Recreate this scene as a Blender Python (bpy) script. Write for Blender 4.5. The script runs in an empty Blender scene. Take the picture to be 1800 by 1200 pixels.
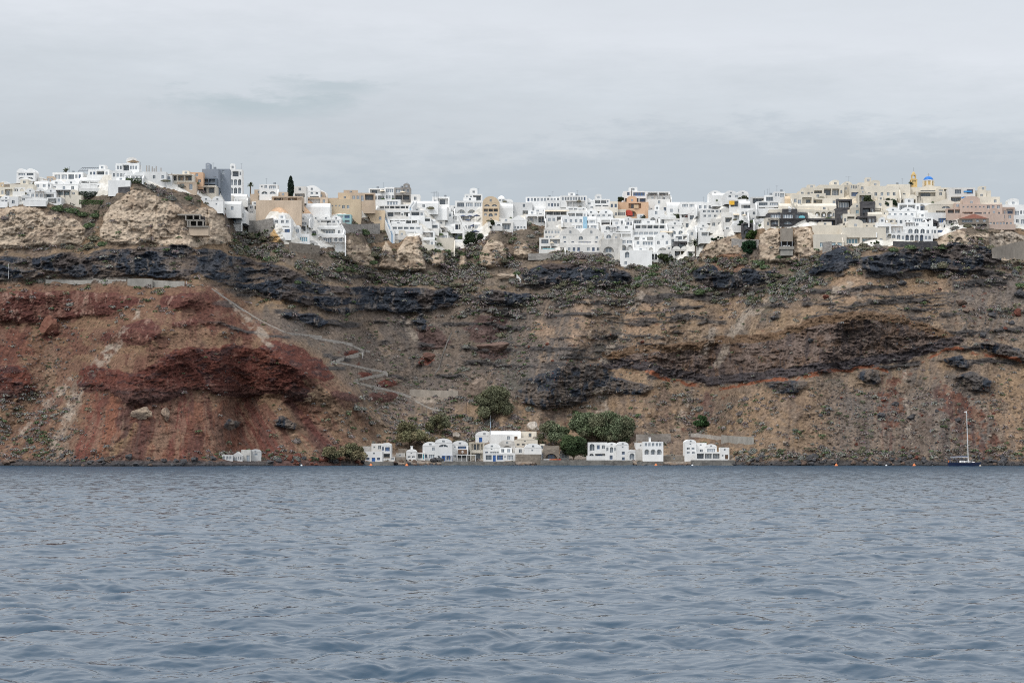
import bpy, bmesh, math, random
import numpy as np
from mathutils import Vector, Matrix

S = bpy.context.scene
C = S.collection
RND = random.Random(11)

# ---------------------------------------------------------------- camera (level, 85 mm, shifted up; on a boat 5 m above the sea)
FPX, HOR, CAMH = 4234.0, 791.5, 5.0
cam_d = bpy.data.cameras.new("camera"); cam = bpy.data.objects.new("camera", cam_d); C.objects.link(cam)
cam.location = (0, 0, CAMH); cam.rotation_euler = (math.radians(90), 0, 0)
cam_d.sensor_width = 36; cam_d.lens = FPX / 1800 * 36
cam_d.shift_y = (HOR - 600) / 1800
cam_d.clip_start = 0.5; cam_d.clip_end = 30000
S.camera = cam

# ---------------------------------------------------------------- exposure
S.view_settings.view_transform = 'Standard'; S.view_settings.look = 'None'
S.view_settings.exposure = 0.0; S.view_settings.gamma = 1.0
S.cycles.max_bounces = 6; S.cycles.diffuse_bounces = 3; S.cycles.glossy_bounces = 3; S.cycles.transmission_bounces = 2
S.cycles.use_denoising = False; S.cycles.filter_width = 1.05
S.cycles.caustics_reflective = False; S.cycles.caustics_refractive = False

SUN_EL, SUN_AZ = math.radians(50), math.radians(226)      # behind the camera, to its left, behind cloud

# ---------------------------------------------------------------- node helpers
def srgb(r, g, b):
    f = lambda c: (c / 255 / 12.92) if c / 255 <= 0.04045 else ((c / 255 + 0.055) / 1.055) ** 2.4
    return (f(r), f(g), f(b))

class NT:
    def __init__(self, tree): self.t = tree
    def n(self, typ, **kw):
        nd = self.t.nodes.new(typ)
        for k, v in kw.items():
            if k[0] == '_': setattr(nd, k[1:], v)
            else: nd.inputs[k.replace('__', ' ')].default_value = v
        return nd
    def l(self, a, b): self.t.links.new(a, b)
    def math(self, op, a, b=None, c=None, clamp=False):
        nd = self.t.nodes.new('ShaderNodeMath'); nd.operation = op; nd.use_clamp = clamp
        for i, v in enumerate((a, b, c)):
            if v is None: continue
            if isinstance(v, (int, float)): nd.inputs[i].default_value = v
            else: self.l(v, nd.inputs[i])
        return nd.outputs[0]
    def mix(self, fac, a, b, blend='MIX'):
        nd = self.t.nodes.new('ShaderNodeMix'); nd.data_type = 'RGBA'; nd.blend_type = blend
        for s, v in ((nd.inputs[0], fac), (nd.inputs[6], a), (nd.inputs[7], b)):
            if isinstance(v, (int, float)): s.default_value = v
            elif isinstance(v, tuple): s.default_value = (*v, 1) if len(v) == 3 else v
            else: self.l(v, s)
        return nd.outputs[2]
    def noise(self, vec, scale, detail=4, rough=0.55):
        nd = self.n('ShaderNodeTexNoise', Scale=scale, Detail=detail, Roughness=rough)
        if vec is not None: self.l(vec, nd.inputs['Vector'])
        return nd.outputs['Fac']
    def maprange(self, v, a, b, c=0.0, d=1.0):
        nd = self.n('ShaderNodeMapRange'); self.l(v, nd.inputs[0])
        for i, x in enumerate((a, b, c, d)): nd.inputs[i + 1].default_value = x
        return nd.outputs[0]
    def mapping(self, vec, scale=(1, 1, 1), loc=(0, 0, 0)):
        nd = self.n('ShaderNodeMapping'); nd.inputs['Scale'].default_value = scale; nd.inputs['Location'].default_value = loc
        self.l(vec, nd.inputs['Vector']); return nd.outputs[0]
    def ramp(self, fac, stops):
        nd = self.t.nodes.new('ShaderNodeValToRGB'); e = nd.color_ramp.elements
        while len(e) < len(stops): e.new(0.5)
        for el, (p, c) in zip(e, stops): el.position = p; el.color = (*c, 1)
        self.l(fac, nd.inputs[0]); return nd.outputs[0]

def material(name, rough=0.85, spec=0.2):
    m = bpy.data.materials.new(name); m.use_nodes = True
    nt = NT(m.node_tree); b = m.node_tree.nodes['Principled BSDF']
    b.inputs['Roughness'].default_value = rough; b.inputs['Specular IOR Level'].default_value = spec
    return m, nt, b

# ---------------------------------------------------------------- overcast sky
W = bpy.data.worlds.new("World"); S.world = W; W.use_nodes = True
nt = NT(W.node_tree); bg = W.node_tree.nodes['Background']
tc = nt.n('ShaderNodeTexCoord'); D = tc.outputs['Generated']
sep = nt.n('ShaderNodeSeparateXYZ'); nt.l(D, sep.inputs[0])
dx, dy, dz = sep.outputs
n1 = nt.noise(nt.mapping(D, (9, 9, 55)), 1.0, 5, 0.6)
n2 = nt.noise(nt.mapping(D, (3.0, 3.0, 16), (3.1, 0, 0.4)), 1.0, 3, 0.5)
n3 = nt.noise(nt.mapping(D, (40, 40, 160), (1.0, 2, 0.4)), 1.0, 5, 0.65)
el = nt.math('ADD', dz, nt.math('MULTIPLY', nt.math('SUBTRACT', n1, 0.5), 0.022))
el = nt.math('ADD', el, nt.math('MULTIPLY', nt.math('SUBTRACT', n2, 0.5), 0.034))
el = nt.math('ADD', el, nt.math('MULTIPLY', nt.math('SUBTRACT', n3, 0.5), 0.010))
el = nt.math('ADD', el, nt.math('MULTIPLY', dx, 0.05))
cl = nt.ramp(nt.math('MULTIPLY', el, 2.0), [(0.0, srgb(193, 202, 208)), (0.20, srgb(198, 205, 211)), (0.252, srgb(205, 211, 217)),
     (0.30, srgb(214, 220, 226)), (0.345, srgb(228, 232, 238)), (0.40, srgb(223, 228, 234)), (0.70, srgb(228, 232, 237)), (1.0, srgb(226, 229, 234))])
mot = nt.math('ADD', 1.0, nt.math('ADD', nt.math('MULTIPLY', nt.math('SUBTRACT', n1, 0.5), 0.12), nt.math('MULTIPLY', nt.math('SUBTRACT', n3, 0.5), 0.07)))
mv = nt.n('ShaderNodeVectorMath', _operation='SCALE'); nt.l(cl, mv.inputs[0]); nt.l(mot, mv.inputs['Scale']); cl = mv.outputs[0]
# one thinner blue-grey rag of cloud, left of the middle
def blot(az, e, ra, re):
    a = nt.math('DIVIDE', nt.math('SUBTRACT', nt.math('DIVIDE', dx, nt.math('MAXIMUM', dy, 0.05)), az), ra)
    b = nt.math('DIVIDE', nt.math('SUBTRACT', nt.math('ADD', dz, nt.math('MULTIPLY', nt.math('SUBTRACT', n3, 0.5), 0.010)), e), re)
    r = nt.math('SQRT', nt.math('ADD', nt.math('MULTIPLY', a, a), nt.math('MULTIPLY', b, b)))
    r = nt.math('ADD', r, nt.math('MULTIPLY', nt.math('SUBTRACT', n3, 0.5), 1.6))
    f = nt.maprange(r, 1.05, 0.25)
    return nt.math('MULTIPLY', f, nt.math('GREATER_THAN', dy, 0.1))
b1 = nt.math('MAXIMUM', blot(-0.104, 0.1415, 0.045, 0.0075), nt.math('MULTIPLY', blot(-0.075, 0.149, 0.028, 0.005), 0.8))
cl = nt.mix(nt.math('MULTIPLY', b1, 0.75), cl, srgb(184, 197, 203))
cl = nt.mix(nt.math('MULTIPLY', nt.math('MULTIPLY', blot(0.11, 0.108, 0.21, 0.027), 1.6, clamp=True), 0.42), cl, srgb(183, 193, 203))
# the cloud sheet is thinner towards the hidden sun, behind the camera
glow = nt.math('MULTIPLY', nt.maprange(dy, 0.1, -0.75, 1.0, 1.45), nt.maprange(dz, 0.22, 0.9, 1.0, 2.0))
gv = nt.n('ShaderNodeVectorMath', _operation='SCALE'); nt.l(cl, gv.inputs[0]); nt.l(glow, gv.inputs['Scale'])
sky = nt.n('ShaderNodeTexSky'); sky.sky_type = 'NISHITA'; sky.sun_disc = False
sky.sun_elevation = SUN_EL; sky.sun_rotation = SUN_AZ
skv = nt.n('ShaderNodeVectorMath', _operation='SCALE'); nt.l(sky.outputs[0], skv.inputs[0]); skv.inputs['Scale'].default_value = 0.1
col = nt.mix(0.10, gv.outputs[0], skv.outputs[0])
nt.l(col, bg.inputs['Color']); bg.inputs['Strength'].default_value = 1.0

sun_d = bpy.data.lights.new("sun", 'SUN'); sun_d.energy = 1.8; sun_d.angle = math.radians(14); sun_d.color = (1, 0.965, 0.92)
sun = bpy.data.objects.new("sun", sun_d); C.objects.link(sun)
sd = Vector((math.sin(SUN_AZ) * math.cos(SUN_EL), math.cos(SUN_AZ) * math.cos(SUN_EL), math.sin(SUN_EL)))
sun.rotation_euler = (-sd).to_track_quat('-Z', 'Y').to_euler(); sun.location = sd * 300

# ---------------------------------------------------------------- geometry helpers
def P(px, py, Y): return Vector(((px - 900) / FPX * Y, Y, CAMH + (HOR - py) / FPX * Y))

def grid_mesh(name, X, Y, Z):
    r, c = X.shape
    me = bpy.data.meshes.new(name)
    co = np.stack([X, Y, Z], -1).reshape(-1, 3).astype(np.float32)
    i = np.arange(r * c, dtype=np.int32).reshape(r, c)
    q = np.stack([i[:-1, :-1], i[:-1, 1:], i[1:, 1:], i[1:, :-1]], -1).reshape(-1, 4)
    me.vertices.add(len(co)); me.vertices.foreach_set('co', co.ravel())
    me.loops.add(q.size); me.loops.foreach_set('vertex_index', q.ravel())
    me.polygons.add(len(q)); me.polygons.foreach_set('loop_start', np.arange(0, q.size, 4, dtype=np.int32))
    me.update(calc_edges=True); me.polygons.foreach_set('use_smooth', np.ones(len(q), dtype=bool))
    return me

def faces_mesh(name, verts, faces, mats=None):
    me = bpy.data.meshes.new(name); me.from_pydata(verts, [], faces)
    if mats is not None: me.polygons.foreach_set('material_index', np.array(mats, dtype=np.int32))
    me.update(); return me

def link(name, me, mat=None, parent=None, loc=None):
    o = bpy.data.objects.new(name, me); C.objects.link(o)
    if mat is not None and me is not None and len(me.materials) == 0:
        for m in (mat if isinstance(mat, (list, tuple)) else [mat]): me.materials.append(m)
    if parent is not None: o.parent = parent
    if loc is not None: o.location = loc
    return o

def tag(o, label=None, cat=None, group=None, kind=None):
    if label: o['label'] = label
    if cat: o['category'] = cat
    if group: o['group'] = group
    if kind: o['kind'] = kind
    return o

# numpy noise
def _h(ix, iy, s):
    h = (ix * 374761393 + iy * 668265263 + s * 974711) & 0x7fffffff
    h = ((h ^ (h >> 13)) * 1274126177) & 0x7fffffff
    return ((h ^ (h >> 16)) & 0xffff) / 65535.0
def vnoise(x, y, s=0):
    xi = np.floor(x).astype(np.int64); yi = np.floor(y).astype(np.int64)
    fx = x - xi; fy = y - yi; fx = fx * fx * fx * (fx * (fx * 6 - 15) + 10); fy = fy * fy * fy * (fy * (fy * 6 - 15) + 10)
    a = _h(xi, yi, s); b = _h(xi + 1, yi, s); c = _h(xi, yi + 1, s); d = _h(xi + 1, yi + 1, s)
    return (a + (b - a) * fx) * (1 - fy) + (c + (d - c) * fx) * fy
def fbm(x, y, s=0, o=4, g=0.5):
    t = 0; a = 1.0; n = 0
    for i in range(o):
        t = t + a * vnoise(x, y, s + i * 17); n += a; a *= g
        x = x * 2.03 + 13.7; y = y * 2.03 + 7.1
    return t / n
def ridged(x, y, s=0, o=4, g=0.5):
    t = 0; a = 1.0; n = 0
    for i in range(o):
        t = t + a * (1 - np.abs(2 * vnoise(x, y, s + i * 17) - 1)); n += a; a *= g
        x = x * 2.03 + 13.7; y = y * 2.03 + 7.1
    return t / n
def boxblur(a, rx, ry):
    def one(a, r, ax):
        if r < 1: return a
        pad = [(0, 0), (0, 0)]; pad[ax] = (r + 1, r)
        c = np.cumsum(np.pad(a, pad, mode='edge'), axis=ax)
        n = a.shape[ax]
        return (np.take(c, np.arange(2 * r + 1, 2 * r + 1 + n), axis=ax) - np.take(c, np.arange(0, n), axis=ax)) / (2 * r + 1)
    for _ in range(3): a = one(one(a, rx, 1), ry, 0)
    return a
def sstep(x, a, b):
    t = np.clip((x - a) / (b - a), 0, 1); return t * t * (3 - 2 * t)
# ================================================================ the sea
def build_sea():
    rows = [30.0]
    while rows[-1] < 850: rows.append(rows[-1] + 0.0011 * rows[-1] + 0.008)
    Yr = np.array(rows)
    u = np.concatenate([np.linspace(-1.5, -0.36, 170)[:-1], np.linspace(-0.36, 0.36, 1020), np.linspace(0.36, 1.5, 170)[1:]])
    X = Yr[:, None] * u[None, :]; Y = np.repeat(Yr[:, None], len(u), 1)
    step = (0.0011 * Yr + 0.008)[:, None]
    rs = np.random.RandomState(5)
    Z = np.zeros_like(X)
    wx = X + 1.0 * (fbm(X / 6, Y / 6, 71, 2) - 0.5) * 2; wy = Y + 1.0 * (fbm(X / 6, Y / 6, 72, 2) - 0.5) * 2
    gust = 0.55 + 0.9 * fbm(X / 60, Y / 25, 77, 3)
    for k in range(80):
        lam = 3 * (18 / 3) ** rs.rand() if k < 10 else 0.22 * (2.3 / 0.22) ** rs.rand()
        th = rs.normal(math.radians(262), math.radians(50))
        amp = 0.0125 * lam ** 0.78 if lam < 2.4 else 0.0125 * 2.4 ** 0.78 * (lam / 2.4) ** 0.25
        amp *= (0.55 + 0.7 * rs.rand()) * (1.45 if lam > 1.1 else 1.0)
        att = np.clip((lam / step - 1.7) / 1.8, 0, 1)
        kx, ky = math.cos(th) * 2 * math.pi / lam, math.sin(th) * 2 * math.pi / lam
        ph = wx * kx + wy * ky + rs.rand() * 6.28
        s = np.sin(ph) if lam > 2 else 0.55 * np.sin(ph) + 0.75 * (0.64 - np.abs(np.sin(ph / 2 + .8)))      # short waves have sharper crests
        Z += amp * att * (s + 0.2 * np.cos(2 * ph)) * (gust if lam < 4 else 1)
    Z *= 0.72 * np.clip((1.5 - np.abs(u)) / .1, 0, 1)[None, :] * np.clip((Yr - 30) / 8, 0, 1)[:, None] * np.clip((Yr[-1] - Yr) / 12, 0, 1)[:, None]
    me = grid_mesh('sea_surface', X, Y, Z)
    m, nt, b = material('sea_water', 0.06, 0.5)
    b.inputs['IOR'].default_value = 1.42
    tc = nt.n('ShaderNodeTexCoord'); g = tc.outputs['Object']
    f1 = nt.noise(nt.mapping(g, (1.0, 1.5, 1)), 2.0, 3, 0.5)
    sp = nt.n('ShaderNodeSeparateXYZ'); nt.l(g, sp.inputs[0])
    # ripples finer than the mesh can hold far out become gloss roughness there
    nt.l(nt.maprange(sp.outputs[1], 90, 720, 0.01, 0.36), b.inputs['Roughness'])
    f2 = nt.noise(nt.mapping(g, (0.35, 0.6, 1)), 1.0, 3, 0.55)
    hgt = nt.math('ADD', nt.math('MULTIPLY', f1, 0.10), nt.math('MULTIPLY', f2, 0.22))
    bp = nt.n('ShaderNodeBump', Strength=0.2, Distance=1.0); nt.l(hgt, bp.inputs['Height']); nt.l(bp.outputs[0], b.inputs['Normal'])
    b.inputs['Base Color'].default_value = (*srgb(14, 51, 72), 1)
    o = link('sea', me, m); tag(o, kind='structure')
    # open sea round the rippled sheet, meeting it edge to edge
    y0, y1, k = Yr[0], Yr[-1], 1.5
    v = [(-1900, -500, 0), (1900, -500, 0), (1900, y1, 0), (-1900, y1, 0), (-k * y0, y0, 0), (k * y0, y0, 0), (k * y1, y1, 0), (-k * y1, y1, 0)]
    o2 = link('outer_sea', faces_mesh('outer_sea', v, [(0, 1, 5, 4), (1, 2, 6, 5), (0, 4, 7, 3)]), m); tag(o2, kind='structure')
build_sea()
# ================================================================ the caldera slope
NC, NR = 1560, 440
PXv = np.linspace(-260, 2060, NC); PYB = 823.0
def interp(pts, x):
    p = np.array(pts, float); return np.interp(x, p[:, 0], p[:, 1])
TOP = interp([(-300, 338), (0, 325), (30, 322), (110, 315), (200, 306), (260, 314), (330, 328), (420, 346), (480, 352), (600, 354), (700, 354),
              (760, 360), (850, 364), (950, 368), (1080, 366), (1200, 363), (1280, 358), (1350, 352), (1420, 345), (1500, 336), (1560, 334),
              (1650, 340), (1720, 350), (1770, 372), (1800, 388), (1900, 412), (2100, 430)], PXv)
TOP = boxblur(TOP[None, :], 8, 0)[0]
vv = np.linspace(0, 1, NR)[:, None]
PY = PYB + (TOP[None, :] - PYB) * vv
PX = np.repeat(PXv[None, :], NR, 0)
wx = PX + 14 * (fbm(PX / 26, PY / 20, 1, 4, 0.6) - 0.5); wy = PY + 11 * (fbm(PX / 24, PY / 18, 2, 4, 0.6) - 0.5)
sx = PX + 5 * (fbm(PX / 9, PY / 9, 3, 3) - 0.5); sy = PY + 5 * (fbm(PX / 9, PY / 9, 4, 3) - 0.5)

def poly(pts, rough=True, X=None, Y=None):
    x, y = (wx, wy) if rough else (sx, sy)
    if X is not None: x, y = X, Y
    p = np.array(pts, float); inside = np.zeros(x.shape, bool)
    bx = (x >= p[:, 0].min()) & (x <= p[:, 0].max()) & (y >= p[:, 1].min()) & (y <= p[:, 1].max())
    xs, ys = x[bx], y[bx]; r = np.zeros(xs.shape, bool)
    for (x0, y0), (x1, y1) in zip(p, np.roll(p, -1, 0)):
        if y0 == y1: continue
        c = ((y0 > ys) != (y1 > ys)) & (xs < (x1 - x0) * (ys - y0) / (y1 - y0) + x0); r ^= c
    inside[bx] = r; return inside.astype(float)
def polys(lst, rough=True):
    m = np.zeros(PX.shape)
    for p in lst: m = np.maximum(m, poly(p, rough))
    return m
def stroke(pts, w, rough=True, w1=None):
    x, y = (wx, wy) if rough else (sx, sy)
    d = np.full(PX.shape, 1e9); n = len(pts) - 1
    for i in range(n):
        (x0, y0), (x1, y1) = pts[i], pts[i + 1]; dx_, dy_ = x1 - x0, y1 - y0
        t = np.clip(((x - x0) * dx_ + (y - y0) * dy_) / (dx_ * dx_ + dy_ * dy_ + 1e-9), 0, 1)
        ww = w if w1 is None else w + (w1 - w) * (i + t) / n
        d = np.minimum(d, np.hypot(x - x0 - t * dx_, y - y0 - t * dy_) / ww)
    return sstep(d, 1.25, 0.75)

TAN = [[(-60, 376), (0, 366), (20, 362), (60, 361), (80, 378), (105, 376), (130, 385), (148, 398), (152, 418), (140, 429), (100, 432), (60, 433), (20, 437), (-60, 440)],
       [(176, 402), (185, 376), (200, 358), (225, 336), (252, 333), (275, 343), (300, 357), (330, 371), (360, 364), (389, 371), (394, 385), (400, 408), (407, 429), (380, 427), (345, 433), (300, 430), (255, 427), (205, 431), (174, 416)],
       [(1233, 456), (1240, 430), (1258, 424), (1290, 405), (1299, 418), (1306, 447), (1290, 454), (1250, 452)],
       [(1334, 452), (1338, 412), (1345, 405), (1370, 402), (1376, 446)], [(1396, 404), (1408, 398), (1425, 398), (1433, 425), (1430, 442), (1396, 446)],
       [(1334, 446), (1430, 440), (1425, 456), (1380, 462), (1335, 460)],
       [(1736, 406), (1760, 402), (1790, 412), (1860, 424), (1860, 462), (1762, 460), (1758, 430)],
       [(1640, 407), (1655, 400), (1700, 408), (1736, 412), (1738, 426), (1700, 428), (1645, 428)],
       [(476, 386), (484, 384), (490, 400), (500, 420), (490, 430), (480, 424), (474, 410)]]
PIN = [[(606, 428), (615, 411), (632, 418), (648, 442), (656, 474), (632, 466), (606, 456)], [(638, 440), (646, 430), (658, 452), (664, 472), (650, 466)],
       [(666, 470), (671, 440), (678, 424), (686, 432), (695, 462), (688, 475)], [(690, 474), (698, 442), (706, 426), (716, 414), (734, 414), (741, 440), (748, 474), (720, 477)],
       [(755, 455), (768, 440), (779, 447), (782, 467), (765, 468)], [(806, 468), (811, 446), (817, 445), (820, 470)],
       [(842, 466), (846, 440), (860, 420), (872, 411), (884, 428), (893, 450), (880, 463), (858, 471)], [(902, 448), (908, 428), (918, 418), (926, 428), (934, 442), (926, 453), (910, 452)]]
LAVA = [[(-60, 462), (10, 452), (70, 450), (110, 442), (150, 446), (200, 438), (250, 436), (300, 430), (330, 424), (342, 440), (346, 476), (330, 492), (290, 489), (230, 484), (150, 486), (80, 487), (-60, 492)],
        [(346, 436), (380, 438), (400, 448), (440, 454), (480, 464), (520, 478), (560, 498), (605, 506), (650, 500), (700, 506), (760, 508), (800, 504), (813, 520), (792, 541), (745, 547), (700, 550), (640, 546), (600, 552), (560, 540), (505, 530), (450, 512), (400, 500), (352, 486)],
        [(836, 522), (858, 509), (900, 512), (936, 515), (930, 531), (880, 536), (850, 536)],
        [(914, 482), (930, 472), (965, 462), (1010, 460), (1060, 468), (1112, 480), (1108, 496), (1060, 500), (1010, 498), (960, 501), (920, 494)],
        [(1216, 478), (1240, 466), (1290, 468), (1330, 477), (1366, 474), (1360, 492), (1330, 500), (1300, 509), (1260, 506), (1225, 498)],
        [(1424, 474), (1438, 447), (1480, 433), (1502, 440), (1505, 458), (1480, 478), (1450, 481), (1426, 480)],
        [(1500, 456), (1560, 440), (1640, 424), (1720, 430), (1756, 438), (1764, 456), (1735, 476), (1690, 484), (1630, 476), (1590, 479), (1560, 486), (1520, 479)],
        [(906, 692), (930, 664), (985, 644), (1060, 636), (1072, 660), (1150, 680), (1130, 693), (1062, 690), (1044, 700), (1000, 719), (950, 721), (920, 706)],
        [(1342, 672), (1360, 664), (1422, 668), (1405, 690), (1370, 693)], [(1508, 655), (1540, 648), (1550, 672), (1525, 678)],
        [(1654, 634), (1690, 622), (1716, 640), (1700, 648), (1670, 642)], [(1680, 660), (1710, 652), (1744, 670), (1738, 688), (1710, 690)],
        [(478, 740), (495, 728), (522, 744), (516, 758), (490, 752)], [(392, 750), (402, 738), (424, 742), (414, 752), (400, 758)], [(718, 562), (744, 545), (752, 580), (738, 580)],
        [(496, 545), (560, 550), (582, 568), (570, 578), (530, 562), (500, 556)], [(1690, 612), (1740, 598), (1800, 616), (1900, 622), (1900, 646), (1785, 636), (1735, 614)]]
BROWN = [[(1056, 622), (1110, 608), (1200, 602), (1290, 590), (1370, 582), (1430, 560), (1500, 545), (1570, 552), (1620, 565), (1690, 588), (1700, 600), (1660, 612), (1620, 628), (1560, 640), (1480, 652), (1390, 660), (1300, 672), (1236, 677), (1170, 660), (1110, 648), (1060, 646)],
         [(1060, 470), (1000, 468), (960, 474), (955, 460), (1010, 454), (1060, 460)]]
REDW = [[(-60, 514), (60, 512), (160, 514), (242, 520), (252, 530), (230, 540), (193, 552), (150, 558), (110, 561), (40, 570), (20, 566), (-60, 556)],
        [(284, 520), (340, 513), (368, 520), (366, 532), (330, 541), (282, 538)], [(207, 602), (216, 575), (255, 556), (282, 572), (287, 590), (265, 602), (246, 608), (220, 604)],
        [(74, 592), (84, 555), (98, 552), (102, 588), (82, 598)], [(172, 595), (190, 582), (206, 586), (190, 600), (176, 600)], [(300, 566), (346, 562), (350, 570), (304, 576)]]
CIND = [[(137, 657), (146, 640), (190, 646), (236, 655), (270, 640), (300, 618), (335, 606), (370, 615), (410, 603), (450, 614), (480, 598), (530, 610), (572, 640), (592, 664), (572, 672), (530, 664), (552, 702), (520, 706), (480, 690), (440, 700), (400, 694), (340, 684), (290, 706), (240, 716), (214, 706), (195, 688), (150, 690), (137, 676)],
        [(-60, 640), (30, 642), (58, 660), (62, 690), (30, 700), (-60, 702)],
        [(590, 622), (632, 614), (622, 626)], [(622, 656), (668, 650), (640, 668)], [(660, 668), (702, 664), (698, 680), (662, 680)], [(636, 690), (700, 688), (694, 706), (650, 708)], [(576, 682), (612, 690), (638, 708), (590, 702)],
        [(738, 628), (752, 622), (766, 628), (764, 641), (744, 643)], [(682, 610), (696, 608), (694, 620)]]
SCOR = [[(732, 612), (735, 576), (748, 570), (778, 578), (792, 604), (764, 618)], [(822, 580), (832, 560), (868, 552), (892, 560), (892, 580), (870, 600), (832, 598)], [(838, 614), (860, 607), (892, 610), (894, 630), (850, 636)]]
REDS = [[(140, 812), (152, 765), (150, 700), (205, 694), (232, 722), (300, 712), (350, 700), (432, 720), (452, 745), (482, 780), (502, 802), (420, 812), (350, 796), (290, 812)],
        [(498, 700), (545, 708), (562, 760), (582, 792), (540, 792), (518, 750)], [(300, 520), (370, 512), (420, 545), (455, 585), (410, 590), (330, 560)], [(1230, 690), (1262, 688), (1235, 750), (1222, 758), (1215, 740)], [(1558, 660), (1580, 660), (1586, 760), (1560, 755)], [(-60, 570), (60, 580), (50, 640), (-60, 640)],
        [(1640, 680), (1700, 690), (1740, 740), (1760, 790), (1720, 790), (1690, 740)]]
TOWN = [[(-300, 460), (-300, 340), (0, 300), (200, 280), (420, 300), (900, 330), (1300, 320), (1600, 310), (1770, 350), (2100, 400), (2100, 420), (1760, 400), (1690, 402), (1640, 420), (1560, 432), (1480, 432), (1432, 436), (1430, 398), (1335, 402), (1300, 408), (1238, 430), (1225, 455), (1140, 466), (1075, 458), (1052, 440), (945, 440), (958, 398), (925, 388), (922, 404), (862, 408), (848, 424), (826, 432), (800, 440), (745, 440), (738, 414), (680, 420), (664, 385), (608, 384), (602, 434), (550, 436), (500, 428), (478, 398), (440, 380), (410, 372), (394, 368), (352, 346), (290, 330), (234, 318), (222, 336), (140, 352), (136, 360), (80, 356), (20, 362), (0, 362)]]

def ragged(m, r=6, amp=1.1, sc=11, seed=81):
    return sstep(boxblur(m, r, max(1, r // 2)) + amp * (fbm(PX / sc, PY / (sc * .7), seed, 4, 0.6) - 0.5), 0.38, 0.62)
m_tan, m_pin, m_lava, m_brn = polys(TAN), polys(PIN, False), polys(LAVA), polys(BROWN)
m_red, m_cin, m_sco, m_rs, m_town = ragged(polys(REDW), 3), ragged(polys(CIND), 4), ragged(polys(SCOR), 5), ragged(polys(REDS), 14, 1.5, 18), polys(TOWN, False)
m_lava = ragged(m_lava, 3, 0.9, 9, 82); m_brn = ragged(m_brn, 4, 1.0, 12, 83)
m_rise = polys([[(1238, 452), (1306, 446), (1318, 466), (1296, 478), (1262, 474)]])
# broken ledges: thin dark flows showing through the slope on the right and left
strat = sstep(fbm(wx / 60, wy / 5.0, 21, 4, 0.55), 0.56, 0.64)
zoneL = boxblur(polys([[(1080, 545), (1240, 530), (1260, 600), (1060, 620)], [(1400, 520), (1680, 510), (1700, 565), (1400, 575)], [(860, 600), (1060, 585), (1050, 640), (900, 660)],
                       [(350, 450), (620, 500), (620, 560), (400, 510)], [(-60, 455), (340, 440), (340, 490), (-60, 492)]]), 10, 6)
bend = PY - 26 * np.sin((PX - 300) / 330) - 0.03 * PX
band = np.zeros(PX.shape)
for yy, th_, sd_ in ((452, 5, 1), (474, 7, 2), (498, 6, 3), (522, 5, 4), (556, 4, 5), (590, 5, 6), (612, 4, 7)):
    wv = bend - yy + 26 * (fbm(PX / 120, PY * 0 + sd_, 86, 4) - 0.5) + 7 * (fbm(PX / 14, PY / 10, 87, 3) - 0.5)
    band = np.maximum(band, (np.abs(wv) < th_ * (0.2 + 1.2 * fbm(PX / 60, PY * 0 + sd_ * 3, 88, 3))).astype(float) * (fbm(PX / 50, PY * 0 + sd_ * 5, 89, 3) > 0.46))
band *= sstep(PX, 330, 420) * (PY > 440)
crest = np.interp(PY, [500, 520, 600, 665, 720, 800, 823], [330, 372, 470, 560, 600, 640, 650])
m_ledge = np.maximum(strat * np.clip(zoneL * 1.3, 0, 1), boxblur(band, 1, 0)) * (1 - m_lava) * (1 - np.maximum(m_cin, m_red)) * (1 - .8 * m_brn)
hol = sstep(fbm(wx / 45, wy / 7.0, 25, 4, 0.55), 0.54, 0.62)      # tan ground showing between the flows
lava_c = m_lava * (1 - 0.5 * hol * sstep(zoneL, 0.0, 0.6))

# slope angle -> depth, integrated upward from the shore
def soft(m, rx=4, ry=2): return boxblur(m, rx, ry)
tanm = np.full(PX.shape, math.tan(math.radians(34)))
tanm += 0.25 * (fbm(PX / 120, PY / 60, 31, 3) - 0.5)
def setang(m, deg, rx=5, ry=2):
    global tanm
    w = np.clip(soft(m, rx, ry), 0, 1); tanm = tanm * (1 - w) + math.tan(math.radians(deg)) * w
setang(((PX > 600) & (PX < 1310) & (PY > 762)).astype(float), 20, 14, 4)
setang(m_town, 34, 5, 2); flatb = soft((((PX > 632) & (PX < 1296)) | ((PX > 384) & (PX < 466))).astype(float) * ((PY > 800) & (PY < 813)), 6, 1)
setang(np.maximum(m_lava, .85 * m_brn), 62); setang(m_ledge, 60, 2, 1); setang(m_red, 70); setang(m_cin, 50); setang(m_sco, 58); setang(m_tan, 72); setang(m_pin, 72, 3, 2); setang(m_rise, 60)
setang((PY > 806).astype(float), 28, 2, 1)
tanm = tanm * (1 - flatb) + 0.10 * flatb
tanm = boxblur(tanm, 7, 0)
SHORE = interp([(-300, 765), (0, 772), (150, 764), (350, 778), (500, 798), (640, 812), (800, 820), (950, 822), (1100, 815), (1200, 806), (1300, 800), (1450, 790), (1600, 784), (1800, 780), (2100, 765)], PXv)
Yb = np.zeros_like(PX); Yb[0] = boxblur(SHORE[None, :], 20, 0)[0]
for i in range(1, NR):
    k = (HOR - PY[i]) / FPX; zp = CAMH + (HOR - PY[i - 1]) / FPX * Yb[i - 1]
    Yb[i] = Yb[i - 1] + np.maximum((CAMH + k * Yb[i - 1] - zp) / (tanm[i] - k), 0.01)
Yb = boxblur(Yb, 5, 0)

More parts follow.
